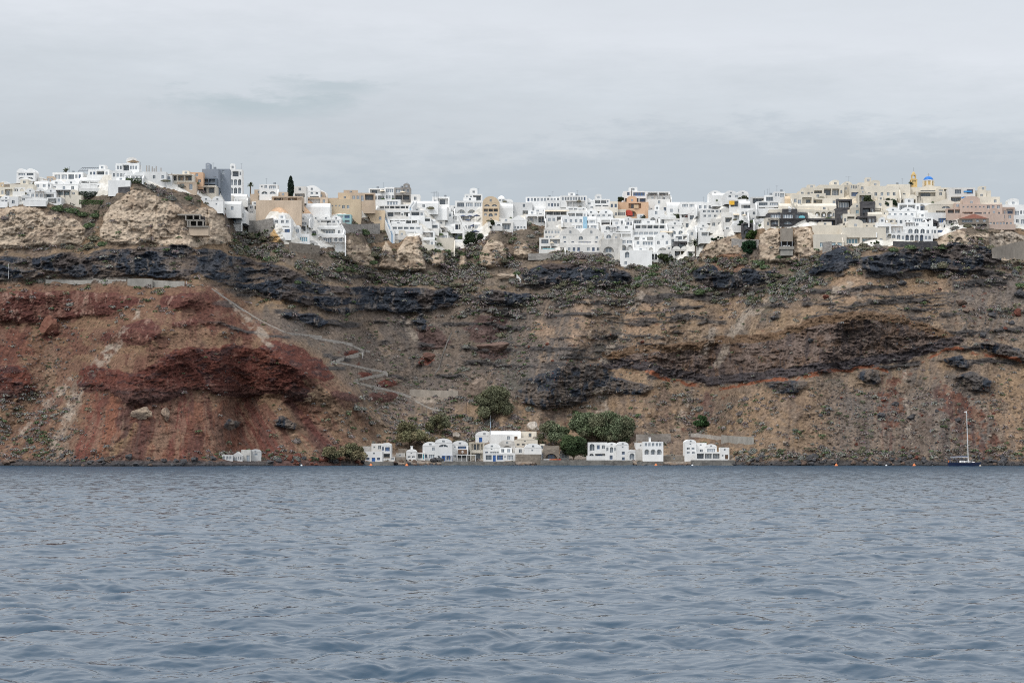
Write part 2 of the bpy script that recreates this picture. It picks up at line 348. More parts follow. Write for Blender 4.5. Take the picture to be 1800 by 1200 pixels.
notown = 1 - np.clip(soft(m_town, 3, 2) * 1.2, 0, 1)
dcr = PX - crest + 16 * (fbm(PX / 40, PY / 30, 85, 3) - 0.5)
spur = np.clip((PY - 495) / 90, 0, 1)
Yb -= 20 * spur * (1 - sstep(dcr, -20, 110)) * sstep(PX, -100, 300) * (0.6 + 0.4 * sstep(PX, 60, 330))
def ridge(pts, amp, w):
    d = np.full(PX.shape, 1e9)
    for (x0, y0), (x1, y1) in zip(pts, pts[1:]):
        dx_, dy_ = x1 - x0, y1 - y0; t = np.clip(((wx - x0) * dx_ + (wy - y0) * dy_) / (dx_ * dx_ + dy_ * dy_), 0, 1)
        d = np.minimum(d, np.hypot(wx - x0 - t * dx_, wy - y0 - t * dy_))
    return (1.6 if amp > 0 else .8) * amp * np.exp(-np.sqrt((d / w) ** 2 + .03) * 1.25)
for r_ in (([(350, 512), (450, 600), (600, 700), (740, 780)], 12, 42), ([(320, 525), (250, 640), (190, 790)], 8, 50), ([(95, 565), (100, 650), (30, 760)], -10, 40), ([(742, 545), (748, 620), (735, 690)], -11, 38),
           ([(1030, 505), (1035, 560), (985, 640), (955, 710), (930, 815)], 9, 45), ([(1112, 505), (1080, 600), (1060, 720)], -9, 28), ([(1142, 505), (1180, 560), (1150, 640), (1120, 800)], 8, 42), ([(1300, 520), (1250, 640), (1212, 750)], -11, 36),
           ([(1490, 475), (1480, 560), (1420, 680), (1370, 815)], 12, 64), ([(1597, 690), (1590, 800)], -9, 30), ([(1690, 560), (1670, 700), (1640, 815)], 7, 40), ([(600, 440), (640, 500)], -6, 30), ([(860, 500), (850, 600), (880, 690), (890, 815)], 8, 40), ([(650, 590), (700, 680)], -5, 24)):
    Yb -= notown * ridge(*r_)
# relief (metres towards the viewer)
B = np.zeros_like(PX)
rock = np.clip(soft(np.maximum(np.maximum(lava_c, 0.8 * m_brn), m_ledge * 0.7), 2, 1), 0, 1)
blocky = ridged(wx / 22, wy / 13, 41, 5, 0.58)
B += rock * (5.5 * (blocky - 0.5) + 1.2) + 2.2 * soft(m_lava, 6, 3)
tn = np.clip(soft(np.maximum(m_tan, m_pin), 2, 2), 0, 1)
tn2 = np.clip(soft(m_tan, 9, 7), 0, 1); pn2 = np.clip(soft(m_pin, 5, 6), 0, 1)
B += tn * ((2.6 * (fbm(wx / 22, wy / 26, 43, 5, 0.6) - 0.5) * 2 + 2.2 * (ridged(wx / 13, wy / 15, 44, 4, 0.6) - 0.6) * sstep(fbm(PX / 60, PY / 34, 46, 2), .40, .62))) - tn * 0.8 * sstep(fbm(PX / 11, PY / 7, 97, 3, .55), .57, .72) - tn * 1.3 * sstep(ridged(PX / 17, PY / 60, 98, 3), .80, .95) + 3.0 * soft(m_tan, 2, 2) + 5.0 * soft(m_pin, 2, 2)
rd = np.clip(soft(np.maximum(m_red, np.maximum(m_cin, m_sco)), 3, 2), 0, 1)
B += rd * (4.0 * (ridged(wx / 40, wy / 30, 45, 5, 0.55) - 0.5)) + 3.5 * soft(np.maximum(m_cin, m_red), 6, 4)
scree = 1 - np.clip(rock + tn + rd, 0, 1)
notown = 1 - np.clip(soft(m_town, 3, 2) * 1.2, 0, 1)
fan = PX + (PY - 520) * 0.55 * np.where(PX < 330, np.clip((330 - PX) / 300, 0, 1), -np.clip((PX - 330) / 260, 0, 1) * (PX < 720)) 
B += notown * scree * (2.6 * (ridged(fan / 60, PY / 130, 47, 3) - 0.5) + 2.6 * (fbm(wx / 14, wy / 9, 48, 4, 0.6) - 0.5))
B += notown * 1.2 * (fbm(PX / 3.2, PY / 2.4, 49, 3, 0.6) - 0.5) * (0.35 + 0.65 * np.clip(rock + rd, 0, 1))
cones = boxblur(polys([[(1035, 515), (1050, 600), (985, 600)], [(1135, 515), (1230, 590), (1090, 600)], [(1500, 490), (1640, 600), (1400, 560)], [(335, 530), (600, 700), (200, 620)]], False), 16, 16)
B += 6 * cones
for gx, ww, am in ((150, 16, 3), (205, 12, 2.2), (262, 14, 2.6), (318, 12, 2.2), (380, 15, 2.6), (440, 14, 2.4), (505, 15, 2.6)):     # runnels fanning down the red scree
    B -= am * sstep(PY, 690, 730) * np.exp(-((fan - gx) / ww) ** 2)

Yt = Yb - B * np.clip((PYB - PY) / 14, 0, 1)
Xt = (PX - 900) / FPX * Yt; Zt = CAMH + (HOR - PY) / FPX * Yt

# ------------------------------------------------ rock and soil colours
def c3(r, g, b): return np.array(srgb(r, g, b))
col = np.zeros(PX.shape + (3,))
def base(c): col[:] = c3(*c)
def paint(m, c, a=1.0):
    w = np.clip(m * a, 0, 1)[..., None]; col[:] = col * (1 - w) + (c3(*c) if isinstance(c, tuple) else c) * w
nA = fbm(wx / 70, wy / 40, 51, 4); nB = fbm(wx / 22, wy / 15, 52, 4); nC = fbm(fan / 9, PY / 60, 53, 4); nD = fbm(PX / 5, PY / 4, 54, 3)
base((126, 108, 92))
paint(sstep(nA, 0.42, 0.62), (142, 116, 88))
paint(sstep(nB, 0.5, 0.66), (104, 96, 88), 0.8)
paint(sstep(nC, 0.52, 0.66), (150, 126, 98), 0.6)
left = soft(((PX + 24 * (fbm(PX / 30, PY / 24, 95, 3) - .5) < crest + 40) & (PY > 500)).astype(float), 5, 4)
paint(left, (120, 84, 64), 0.8); paint(soft(polys([[(290, 560), (380, 530), (450, 580), (470, 606), (300, 612), (240, 640), (170, 640)]]), 8, 6), (134, 102, 78), .75); paint(left * sstep(nC, 0.5, 0.62), (108, 70, 58), 0.7); paint(left * sstep(nB, 0.54, 0.66), (138, 110, 80), 0.55)
cen = soft(polys([[(420, 545), (560, 545), (980, 500), (1060, 600), (900, 700), (680, 720), (590, 640)]]), 8, 5)
paint(cen, (104, 95, 88), 0.75)
grn = soft(polys([[(900, 620), (1060, 590), (1060, 640), (930, 690), (860, 660)], [(1460, 690), (1720, 660), (1780, 800), (1440, 806)], [(1640, 500), (1800, 480), (1900, 600), (1700, 600)]]), 16, 10)
paint(grn, (106, 100, 96), 0.7)
och = soft(polys([[(1240, 690), (1440, 670), (1460, 790), (1260, 780)], [(1080, 520), (1240, 540), (1200, 590), (1060, 600)], [(1080, 700), (1190, 690), (1200, 750), (1110, 750)], [(1740, 640), (1900, 650), (1900, 790), (1770, 740)], [(1470, 480), (1650, 490), (1640, 530), (1440, 560)]]), 16, 10)
paint(och, (150, 122, 92), 0.75); paint(och * sstep(nB, 0.5, 0.65), (122, 106, 92), 0.6)
paint(soft(polys([[(1024, 516), (1036, 530), (1050, 560), (1044, 600), (1020, 612), (985, 600), (1000, 560)], [(1140, 512), (1168, 516), (1190, 545), (1150, 560), (1110, 590), (1070, 600), (1110, 545)], [(1300, 520), (1340, 512), (1300, 560), (1270, 590), (1255, 570)], [(1480, 482), (1530, 490), (1560, 520), (1500, 530), (1450, 525)], [(945, 560), (985, 575), (960, 600), (930, 590)]]), 2, 2) * (.45 + .55 * sstep(nB, .6, .45)), (158, 130, 104), 0.8)
# under the town: mottled brown-green slope with tan ground
up = soft(polys([[(400, 380), (610, 436), (960, 440), (1240, 455), (1440, 450), (1440, 520), (1100, 520), (560, 500), (400, 440)]]), 10, 6)
paint(up, (118, 106, 92), 0.7)
paint(m_rs, (112, 70, 55), 0.9); paint(m_rs * sstep(nC, 0.5, 0.63), (96, 60, 50), 0.8); paint(m_rs * sstep(nC, 0.42, 0.34), (132, 88, 66), 0.7); paint(m_rs * sstep(nB, 0.55, 0.66), (120, 92, 74), 0.5)
for s_, w_, c_, a_ in (([(168, 696), (162, 760), (146, 812)], 13, (116, 66, 54), .9), ([(200, 696), (188, 770), (168, 814)], 9, (136, 86, 62), .8), ([(224, 716), (210, 770), (196, 814)], 9, (90, 62, 56), .8), ([(238, 745), (226, 776), (196, 792)], 6, (150, 118, 84), .8), ([(300, 745), (282, 775), (262, 800)], 6, (140, 104, 78), .7), ([(262, 720), (246, 770), (226, 814)], 12, (98, 64, 56), .8),
        ([(330, 700), (312, 760), (296, 814)], 14, (112, 64, 54), .9), ([(364, 704), (356, 750), (340, 790)], 8, (92, 58, 52), .7), ([(404, 700), (402, 720), (372, 790)], 10, (120, 90, 72), .6), ([(430, 716), (466, 766), (500, 806)], 14, (108, 62, 52), .9), ([(506, 690), (545, 740), (588, 795)], 10, (98, 58, 52), .9), ([(470, 700), (500, 726), (540, 790)], 9, (140, 112, 84), .7),
        ([(560, 690), (620, 750), (670, 795)], 12, (140, 114, 88), .7), ([(600, 690), (660, 740), (720, 790)], 8, (128, 108, 90), .6), ([(132, 680), (120, 740), (104, 812)], 15, (132, 114, 98), .8), ([(96, 700), (60, 760), (48, 812)], 8, (112, 84, 70), .7), ([(64, 690), (20, 750), (-20, 790)], 10, (136, 106, 80), .7), ([(80, 600), (90, 640), (60, 690)], 14, (128, 104, 84), .6), ([(500, 600), (560, 640), (610, 690)], 6, (140, 116, 92), .6),
        ([(1556, 665), (1566, 720), (1560, 800)], 9, (112, 86, 76), .8), ([(1250, 690), (1240, 730), (1222, 760)], 9, (106, 82, 74), .8), ([(1170, 690), (1160, 740)], 10, (112, 92, 80), .6), ([(1330, 690), (1318, 760)], 7, (146, 118, 88), .6), ([(1400, 700), (1390, 790)], 9, (120, 104, 90), .6), ([(1470, 690), (1478, 790)], 9, (108, 96, 88), .6), ([(1650, 690), (1700, 750), (1730, 800)], 12, (92, 72, 68), .8), ([(1720, 680), (1770, 740), (1790, 800)], 10, (150, 120, 92), .7)):
    paint(stroke(s_, w_, True, w_ * 1.5) * sstep(nC + .5 * (nD - .5), 0.34, 0.52), c_, a_)
nE = fbm((PX + (PY - 690) * np.interp(PX, [0, 150, 330, 480, 640, 800], [.75, .25, 0, -.45, -.8, 0])) / 9 + .9 * (fbm(wx / 22, wy / 30, 102, 3) - .5), PY / 95, 99, 4, .65); lowz = sstep(PY, 670, 720) * (1 - np.clip(rock + rd, 0, 1))
paint(lowz * sstep(nE, .55, .66), (146, 122, 100), .34); paint(lowz * sstep(nE, .45, .34), (92, 76, 68), .42)
midz = (PY < 690) * sstep(PY, 500, 540) * (PX > 840); paint(midz * sstep(fbm((PX + (PY - 560) * .35) / 6, PY / 70, 101, 3, .6), .57, .68), (150, 126, 102), .4)
for s_, w_, c_ in (([(1318, 518), (1282, 580), (1242, 640)], 14, (164, 140, 114)), ([(1205, 530), (1228, 585)], 9, (158, 134, 108)), ([(1505, 488), (1445, 540), (1400, 580)], 11, (156, 130, 102)), ([(1655, 498), (1700, 560)], 9, (150, 124, 100)), ([(985, 570), (958, 625)], 9, (152, 128, 104)),
        ([(1064, 512), (1086, 560), (1060, 612)], 11, (92, 90, 84)), ([(1405, 488), (1350, 545)], 10, (96, 94, 84)), ([(1560, 500), (1605, 545)], 8, (96, 90, 84)), ([(905, 535), (880, 600), (905, 665)], 15, (94, 92, 84)), ([(700, 560), (735, 620), (742, 690)], 12, (92, 86, 82)), ([(1165, 515), (1205, 560)], 7, (98, 92, 84)), ([(640, 560), (700, 640)], 8, (134, 116, 98))):
    paint(stroke(s_, w_, True, w_ * 1.5) * sstep(nB + .6 * (nD - .5), .62, .40), c_, .75)
# cliffs
lay = fbm(wx / 90, wy / 3.5, 61, 3, 0.6); lay2 = fbm(wx / 7, wy / 26, 62, 4, 0.6)
paint(m_red, (102, 61, 52)); paint(m_red * sstep(lay, 0.5, 0.64), (88, 52, 48), 0.7); paint(m_red * sstep(lay2, 0.60, 0.68), (150, 116, 100), 0.8); paint(m_red * sstep(nB, 0.54, 0.62), (120, 82, 68), 0.6)
paint(m_cin, (100, 55, 45)); paint(m_cin * sstep(nB, 0.5, 0.6), (108, 60, 46), 0.7); paint(m_cin * sstep(fbm(wx / 16, wy / 6, 63, 4, 0.6), 0.55, 0.64), (72, 52, 52), 0.8); paint(m_cin * sstep(nD, 0.66, 0.74), (140, 100, 84), 0.5)
low = m_cin * sstep(PY, 668, 700); paint(low, (82, 66, 62), 0.6)
paint(m_sco, (100, 80, 74)); paint(m_sco * sstep(lay, 0.5, 0.6), (84, 66, 64), 0.7)
def lava_paint(m):
    paint(m, (60, 67, 77)); paint(m * sstep(nB, 0.54, 0.64), (80, 80, 84), 0.55); paint(m * sstep(fbm(wx / 18, wy / 8, 64, 4, 0.62), 0.54, 0.62), (45, 53, 65), 0.9)  # lava lighter and bluer than the rock: distance haze put into its colour
    paint(m * sstep(lay2, 0.62, 0.7), (120, 112, 106), 0.7); paint(m * sstep(fbm(wx / 30, wy / 20, 65, 4), 0.58, 0.66), (96, 82, 72), 0.6)
lava_paint(lava_c); paint(m_ledge, (74, 72, 72), 0.9)
paint(m_lava * (1 - lava_c) , (138, 116, 94), 0.5)
paint(lava_c * (PY > 600) * sstep(nB, .42, .60), (94, 88, 84), .9); paint(lava_c * (PY > 600) * sstep(lay2, .50, .60), (116, 102, 90), .7)
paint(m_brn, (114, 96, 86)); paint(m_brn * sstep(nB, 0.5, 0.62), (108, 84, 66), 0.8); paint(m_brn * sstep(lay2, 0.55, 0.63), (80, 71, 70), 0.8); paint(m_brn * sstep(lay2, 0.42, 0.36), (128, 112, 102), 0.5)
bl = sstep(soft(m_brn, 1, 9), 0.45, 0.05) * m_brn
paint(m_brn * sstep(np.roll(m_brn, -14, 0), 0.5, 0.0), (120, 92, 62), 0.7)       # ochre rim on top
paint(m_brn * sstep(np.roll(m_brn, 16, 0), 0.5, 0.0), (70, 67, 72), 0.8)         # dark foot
paint(soft(np.roll(m_lava, 6, 0) * (1 - m_lava) * (PY < 560), 2, 1) * sstep(nB, 0.4, 0.55), (132, 110, 84), 0.8)
tanv = np.maximum(m_tan, m_pin)
paint(tanv, (174, 158, 139)); paint(tanv * sstep(lay, 0.5, 0.62), (160, 142, 122), 0.8); paint(tanv * sstep(nB, 0.52, 0.64), (150, 132, 114), 0.7); paint(tanv * sstep(fbm(wx / 8, wy / 5, 66, 3), 0.62, 0.72), (120, 106, 94), 0.7); paint(tanv * sstep(nA, 0.5, 0.7), (186, 170, 150), 0.5)
paint(m_rise, (142, 108, 86), 0.9)
paint(soft(polys([[(474, 384), (484, 384), (502, 424), (490, 432), (478, 424)]]), 1, 1), (186, 150, 98), 0.8)
paint(polys([[(1736, 404), (1790, 410), (1860, 424), (1860, 446), (1740, 440)]]), (150, 142, 132), 0.6)
# whitewashed terraces and lanes between the houses
paint(m_town * notown * 0 + m_town, (206, 203, 196), 1.0); paint(m_town * sstep(nB, 0.5, 0.62), (178, 172, 160), 0.6)
gap = polys([[(930, 392), (962, 400), (945, 440), (925, 436), (925, 410)], [(606, 384), (664, 384), (690, 420), (640, 430), (606, 420)], [(234, 318), (290, 330), (352, 346), (356, 366), (300, 352), (236, 334)], [(140, 352), (224, 338), (200, 360), (150, 380)], [(1700, 400), (1760, 400), (1760, 412), (1690, 412)], [(80, 356), (150, 360), (150, 380), (100, 372)], [(860, 404), (930, 404), (930, 430), (860, 424)]])
paint(gap, (112, 100, 86)); paint(polys([[(450, 352), (606, 352), (606, 376), (520, 380), (450, 366)]]), (190, 156, 124), 0.9); paint(polys([[(1360, 330), (1600, 322), (1760, 352), (1760, 384), (1640, 372), (1420, 372)]]), (196, 184, 164), 0.9)
# orange baked soil under the lower flow, pale washes and tracks
for s in ([(1138, 654), (1180, 667), (1232, 681)], [(1268, 684), (1335, 668), (1400, 663), (1470, 651), (1530, 647), (1558, 652)], [(1622, 636), (1662, 615), (1692, 612)], [(1706, 620), (1760, 627), (1850, 642)]):
    paint(stroke(s, 2.6) * sstep(nB + .5 * (nD - .5), .28, .50), (140, 80, 50), 0.95)
for s, w in (([(372, 506), (420, 548), (470, 590)], 4), ([(378, 520), (440, 575), (480, 612)], 2.5), ([(252, 536), (228, 570), (200, 598), (182, 630)], 3), ([(206, 605), (170, 640), (135, 690), (105, 760), (95, 808)], 7), ([(120, 670), (70, 720), (40, 760)], 5),
             ([(1126, 518), (1108, 550), (1090, 590), (1068, 620)], 4), ([(1260, 560), (1240, 620)], 5), ([(1315, 545), (1285, 590), (1262, 640)], 5), ([(1590, 655), (1592, 700), (1598, 770)], 3), ([(1215, 690), (1196, 740), (1190, 755)], 4), ([(1062, 640), (1058, 690), (1056, 725)], 8), ([(616, 510), (620, 545)], 4), ([(700, 550), (728, 590)], 5), ([(1480, 490), (1510, 520)], 5), ([(800, 690), (770, 700), (730, 700)], 5), ([(1380, 500), (1330, 545), (1290, 580)], 6), ([(1490, 480), (1460, 520)], 4)):
    paint(stroke(s, w * 1.3) * sstep(nB + .35 * (nD - .5), 0.36, 0.60), (164, 150, 134), 0.68)
paint(stroke([(1030, 520), (1042, 545), (1046, 560), (1034, 600)], 2.5), (178, 154, 128), 0.6)
for s in ([(0, 491), (70, 492), (140, 491), (225, 488)],): paint(stroke(s, 1.6, False), (160, 152, 142), 0.8)
# wet dark shore rocks
sh = sstep(PY + 5 * (nB - 0.5), 806, 812); paint(sh * ((PX < 630) | (PX > 1290)), (72, 72, 74), 0.9); paint(sstep(PY, 815.5, 817.0), (40, 42, 46), 0.9)
paint(sh * ((PX > 480) & (PX < 600)), (104, 70, 60), 0.6)
paint(polys([[(640, 800), (1290, 800), (1290, 814), (640, 814)]], False), (150, 140, 128), 0.7)
spk = fbm(PX / 2.2, PY / 1.8, 67, 2); col *= (0.80 + 0.42 * spk)[..., None]
nt_ = ((1 - m_town) * (1 - .8 * np.maximum(m_tan, m_pin)))[..., None]; gl = col.mean(-1, keepdims=True); col = col * (1 - nt_) + nt_ * (0.80 * col + 0.20 * gl * np.array([1.06, 0.99, 0.95])) * 0.78

# ------------------------------------------------ mesh: slope + plateau behind the rim
ext = [(6, 0.3), (25, 0.3), (80, -1), (300, -6)]
Xe, Ye, Ze, ce = [Xt], [Yt], [Zt], [col]
for d, dz_ in ext:
    Ye.append((Yt[-1] + d)[None]); Xe.append(((PXv - 900) / FPX * (Yt[-1] + d))[None]); Ze.append((Zt[-1] + dz_)[None]); ce.append(col[-1:])
me = grid_mesh('hillside', np.concatenate(Xe), np.concatenate(Ye), np.concatenate(Ze))
ca = me.color_attributes.new('rock_colour', 'FLOAT_COLOR', 'POINT')
cc = np.concatenate(ce).reshape(-1, 3); al = np.concatenate([1 - np.maximum(m_town * .9, .5 * np.maximum(m_tan, m_pin))] + [1 - m_town[-1:]] * len(ext)).reshape(-1, 1); ca.data.foreach_set('color', np.concatenate([cc, al], 1).astype(np.float32).ravel())
m, nt, b = material('volcanic_slope', 0.95, 0.1)
at = nt.n('ShaderNodeAttribute'); at.attribute_name = 'rock_colour'
g = nt.n('ShaderNodeTexCoord').outputs['Object']
na = nt.noise(g, 0.9, 5, 0.65); nb = nt.noise(g, 0.22, 4, 0.6)
k = nt.math('ADD', nt.maprange(na, 0.25, 0.75, 0.62, 1.38), nt.maprange(nb, 0.3, 0.7, -0.12, 0.12))
vo = nt.n('ShaderNodeTexVoronoi', Scale=0.75); nt.l(g, vo.inputs['Vector'])
vs = nt.n('ShaderNodeSeparateColor'); nt.l(vo.outputs['Color'], vs.inputs[0])
stone = nt.math('MULTIPLY', nt.math('LESS_THAN', vo.outputs['Distance'], 0.42), nt.maprange(vs.outputs[0], 0.0, 1.0, -0.42, 0.42))
k = nt.math('ADD', k, stone)
kv = nt.n('ShaderNodeVectorMath', _operation='SCALE'); nt.l(at.outputs['Color'], kv.inputs[0]); k = nt.math('ADD', 1.0, nt.math('MULTIPLY', nt.math('SUBTRACT', k, 1.0), nt.maprange(at.outputs['Alpha'], 0, 1, 0.2, 1.0))); nt.l(k, kv.inputs['Scale'])
nt.l(kv.outputs[0], b.inputs['Base Color'])
bp = nt.n('ShaderNodeBump', Strength=0.9, Distance=1.0); nt.l(nt.maprange(at.outputs['Alpha'], 0, 1, 0.12, 0.9), bp.inputs['Strength'])
nt.l(nt.math('ADD', nt.math('MULTIPLY', na, 0.9), nt.math('MULTIPLY', stone, 0.5)), bp.inputs['Height']); nt.l(bp.outputs[0], b.inputs['Normal'])
tag(link('hillside', me, m), kind='structure')

def depth_at(px, py, smooth=False):
    A = Yb if smooth else Yt
    fx = np.clip((px - PXv[0]) / (PXv[1] - PXv[0]), 0, NC - 1.001); i = int(fx); tx = fx - i
    tp = TOP[i] * (1 - tx) + TOP[i + 1] * tx
    fv = np.clip((PYB - py) / (PYB - tp), 0, 1) * (NR - 1); j = min(int(fv), NR - 2); ty = fv - j
    return float((A[j, i] * (1 - tx) + A[j, i + 1] * tx) * (1 - ty) + (A[j + 1, i] * (1 - tx) + A[j + 1, i + 1] * tx) * ty)
def ground(px, py): return P(px, py, depth_at(px, py))
def mask_at(m, px, py):
    i = int(np.clip((px - PXv[0]) / (PXv[1] - PXv[0]), 0, NC - 1)); j = int(np.clip((PYB - py) / (PYB - TOP[i]) * (NR - 1), 0, NR - 1)); return m[j, i]
# ================================================================ houses
def plaster(name, rgb, dirt=0.25, rough=0.9, scale=0.35):
    m, nt, b = material(name, rough, 0.15)
    g = nt.n('ShaderNodeTexCoord').outputs['Object']
    a = nt.noise(nt.mapping(g, (1, 1, 0.35)), scale, 5, 0.65); f = nt.noise(g, 1.6, 3, 0.6)
    k = nt.maprange(nt.math('ADD', nt.math('MULTIPLY', a, 0.75), nt.math('MULTIPLY', f, 0.25)), 0.32, 0.62, 1 - dirt, 1.04)
    oi = nt.n('ShaderNodeObjectInfo')
    k = nt.math('MULTIPLY', k, nt.maprange(oi.outputs['Random'], 0, 1, 0.84, 1.06))
    v = nt.n('ShaderNodeVectorMath', _operation='SCALE'); v.inputs[0].default_value = rgb; nt.l(k, v.inputs['Scale']); nt.l(v.outputs[0], b.inputs['Base Color'])
    return m
def stonework(name, rgb, rgb2, scale=1.1):
    m, nt, b = material(name, 0.95, 0.1)
    g = nt.n('ShaderNodeTexCoord').outputs['Object']
    vo = nt.n('ShaderNodeTexVoronoi', Scale=scale); nt.l(nt.mapping(g, (1, 1, 1.6)), vo.inputs['Vector'])
    s = nt.n('ShaderNodeSeparateColor'); nt.l(vo.outputs['Color'], s.inputs[0])
    nt.l(nt.mix(nt.math('ADD', nt.math('MULTIPLY', s.outputs[0], 0.6), nt.math('MULTIPLY', nt.noise(g, 0.3, 4), 0.4)), rgb, rgb2), b.inputs['Base Color'])
    bp = nt.n('ShaderNodeBump', Strength=0.5, Distance=0.1); nt.l(vo.outputs['Distance'], bp.inputs['Height']); nt.l(bp.outputs[0], b.inputs['Normal'])
    return m
WALLS = {'W': ('white', plaster('white_limewash', (0.755, 0.755, 0.74), 0.18)), 'w': ('off-white', plaster('worn_limewash', (0.70, 0.685, 0.65), 0.22)),
         'C': ('cream', plaster('cream_plaster', (0.66, 0.61, 0.52), 0.18)), 'G': ('grey', plaster('grey_plaster', (0.27, 0.30, 0.34), 0.15)), 'g': ('dark grey', plaster('dark_grey_plaster', (0.15, 0.18, 0.215), 0.15)),
         'L': ('pale grey', plaster('pale_grey_plaster', (0.56, 0.56, 0.55), 0.2)), 'O': ('orange', plaster('orange_plaster', (0.60, 0.40, 0.265), 0.15)), 'P': ('peach', plaster('peach_plaster', (0.64, 0.51, 0.36), 0.18)),
         'T': ('tan', plaster('tan_plaster', (0.55, 0.44, 0.335), 0.25)), 'Y': ('yellow', plaster('yellow_plaster', (0.64, 0.47, 0.22), 0.15)), 'R': ('pink', plaster('pink_plaster', (0.51, 0.40, 0.335), 0.18)),
         'S': ('dark stone', stonework('dark_lava_stone', (0.045, 0.045, 0.05), (0.12, 0.115, 0.115))), 's': ('brown stone', stonework('brown_rubble_stone', (0.14, 0.12, 0.10), (0.30, 0.26, 0.215))),
         'D': ('grey stone', stonework('grey_rubble_stone', (0.17, 0.16, 0.15), (0.36, 0.34, 0.315))), 'B': ('blue', plaster('blue_plaster', (0.36, 0.47, 0.58), 0.15)), 'Q': ('turquoise', plaster('turquoise_paint', (0.36, 0.55, 0.55), 0.15)),
         'U': ('stained white', plaster('stained_limewash', (0.62, 0.60, 0.56), 0.45, 0.95, 0.55))}
def flat(name, rgb, rough=0.5, spec=0.3):
    m, nt, b = material(name, rough, spec); g = nt.n('ShaderNodeTexCoord').outputs['Object']
    nt.l(nt.mix(nt.maprange(nt.noise(g, 1.3, 3), 0.3, 0.7), tuple(c * 0.82 for c in rgb), tuple(min(1, c * 1.12) for c in rgb)), b.inputs['Base Color']); return m
MT = {'glass': flat('window_glass', (0.10, 0.12, 0.14), 0.12, 0.5), 'glassmid': flat('curtained_glass', (0.24, 0.275, 0.31), 0.25, 0.4), 'glassblue': flat('sky_blue_glass', (0.18, 0.32, 0.38), 0.15, 0.5),
      'white': flat('white_paint', (0.74, 0.74, 0.73)), 'bluep': flat('blue_paint', (0.04, 0.12, 0.34)), 'brown': flat('brown_wood', (0.12, 0.075, 0.05), 0.8), 'grey': flat('grey_metal', (0.22, 0.24, 0.26)),
      'dark': flat('dark_wood_and_shade', (0.05, 0.045, 0.045), 0.8), 'canvas': flat('cream_canvas', (0.62, 0.54, 0.42), 0.9), 'navy': flat('navy_canvas', (0.07, 0.09, 0.15), 0.9), 'tanc': flat('tan_canvas', (0.50, 0.36, 0.23), 0.9),
      'red': flat('red_paint', (0.42, 0.06, 0.04)), 'teal': flat('teal_paint', (0.12, 0.38, 0.46)), 'blued': flat('dome_blue', (0.02, 0.16, 0.50), 0.4), 'turq': flat('pool_turquoise', (0.18, 0.50, 0.56), 0.2), 'orange': flat('orange_paint', (0.62, 0.19, 0.06)),
      'rope': flat('weathered_wood', (0.33, 0.29, 0.25), 0.9), 'concrete': flat('bare_concrete', (0.29, 0.27, 0.24), 0.95, 0.1), 'tile': flat('red_tile', (0.34, 0.15, 0.11), 0.9), 'skyb': flat('light_blue_paint', (0.10, 0.33, 0.58))}

class MB:
    """collects boxes, prisms and tubes into one mesh"""
    def __init__(s): s.v, s.f, s.m = [], [], []
    def face(s, pts, m=0): i = len(s.v); s.v += [tuple(p) for p in pts]; s.f.append(tuple(range(i, i + len(pts)))); s.m.append(m)
    def box(s, x0, y0, z0, x1, y1, z1, m=0):
        i = len(s.v); s.v += [(x, y, z) for z in (z0, z1) for y in (y0, y1) for x in (x0, x1)]
        for q in ((0, 2, 3, 1), (4, 5, 7, 6), (0, 1, 5, 4), (2, 6, 7, 3), (0, 4, 6, 2), (1, 3, 7, 5)): s.f.append(tuple(i + k for k in q)); s.m.append(m)
    def tube(s, a, b, r0, r1=None, n=7, m=0):
        a, b = Vector(a), Vector(b); r1 = r0 if r1 is None else r1; d = (b - a).normalized(); u = d.orthogonal().normalized(); w = d.cross(u); i = len(s.v)
        for c, r in ((a, r0), (b, r1)):
            for k in range(n): t = 2 * math.pi * k / n; s.v.append(tuple(c + u * (r * math.cos(t)) + w * (r * math.sin(t))))
        for k in range(n): s.f.append((i + k, i + (k + 1) % n, i + n + (k + 1) % n, i + n + k)); s.m.append(m)
        s.f.append(tuple(i + k for k in reversed(range(n)))); s.m.append(m); s.f.append(tuple(i + n + k for k in range(n))); s.m.append(m)
    def lathe(s, c, prof, n=20, m=0):
        i = len(s.v)
        for r, z in prof:
            for k in range(n): t = 2 * math.pi * k / n; s.v.append((c[0] + r * math.cos(t), c[1] + r * math.sin(t), c[2] + z))
        for j in range(len(prof) - 1):
            for k in range(n): s.f.append((i + j * n + k, i + j * n + (k + 1) % n, i + (j + 1) * n + (k + 1) % n, i + (j + 1) * n + k)); s.m.append(m)
        s.f.append(tuple(i + (len(prof) - 1) * n + k for k in range(n))); s.m.append(m)
    def vault(s, x0, x1, z0, rise, y0, y1, n=10, m=0):
        xc, hw = (x0 + x1) / 2, (x1 - x0) / 2; arc = [(xc - hw * math.cos(math.pi * k / n), z0 + rise * math.sin(math.pi * k / n)) for k in range(n + 1)]
        s.face([(x, y0, z) for x, z in arc], m); s.face([(x, y1, z) for x, z in reversed(arc)], m)
        for (xa, za), (xb, zb) in zip(arc, arc[1:]): s.face([(xa, y0, za), (xa, y1, za), (xb, y1, zb), (xb, y0, zb)], m)
    def build(s, name, mats, parent=None, smooth=False):
        me = faces_mesh(name, s.v, s.f, s.m)
        if smooth: me.polygons.foreach_set('use_smooth', [True] * len(s.f))
        return link(name, me, mats, parent)

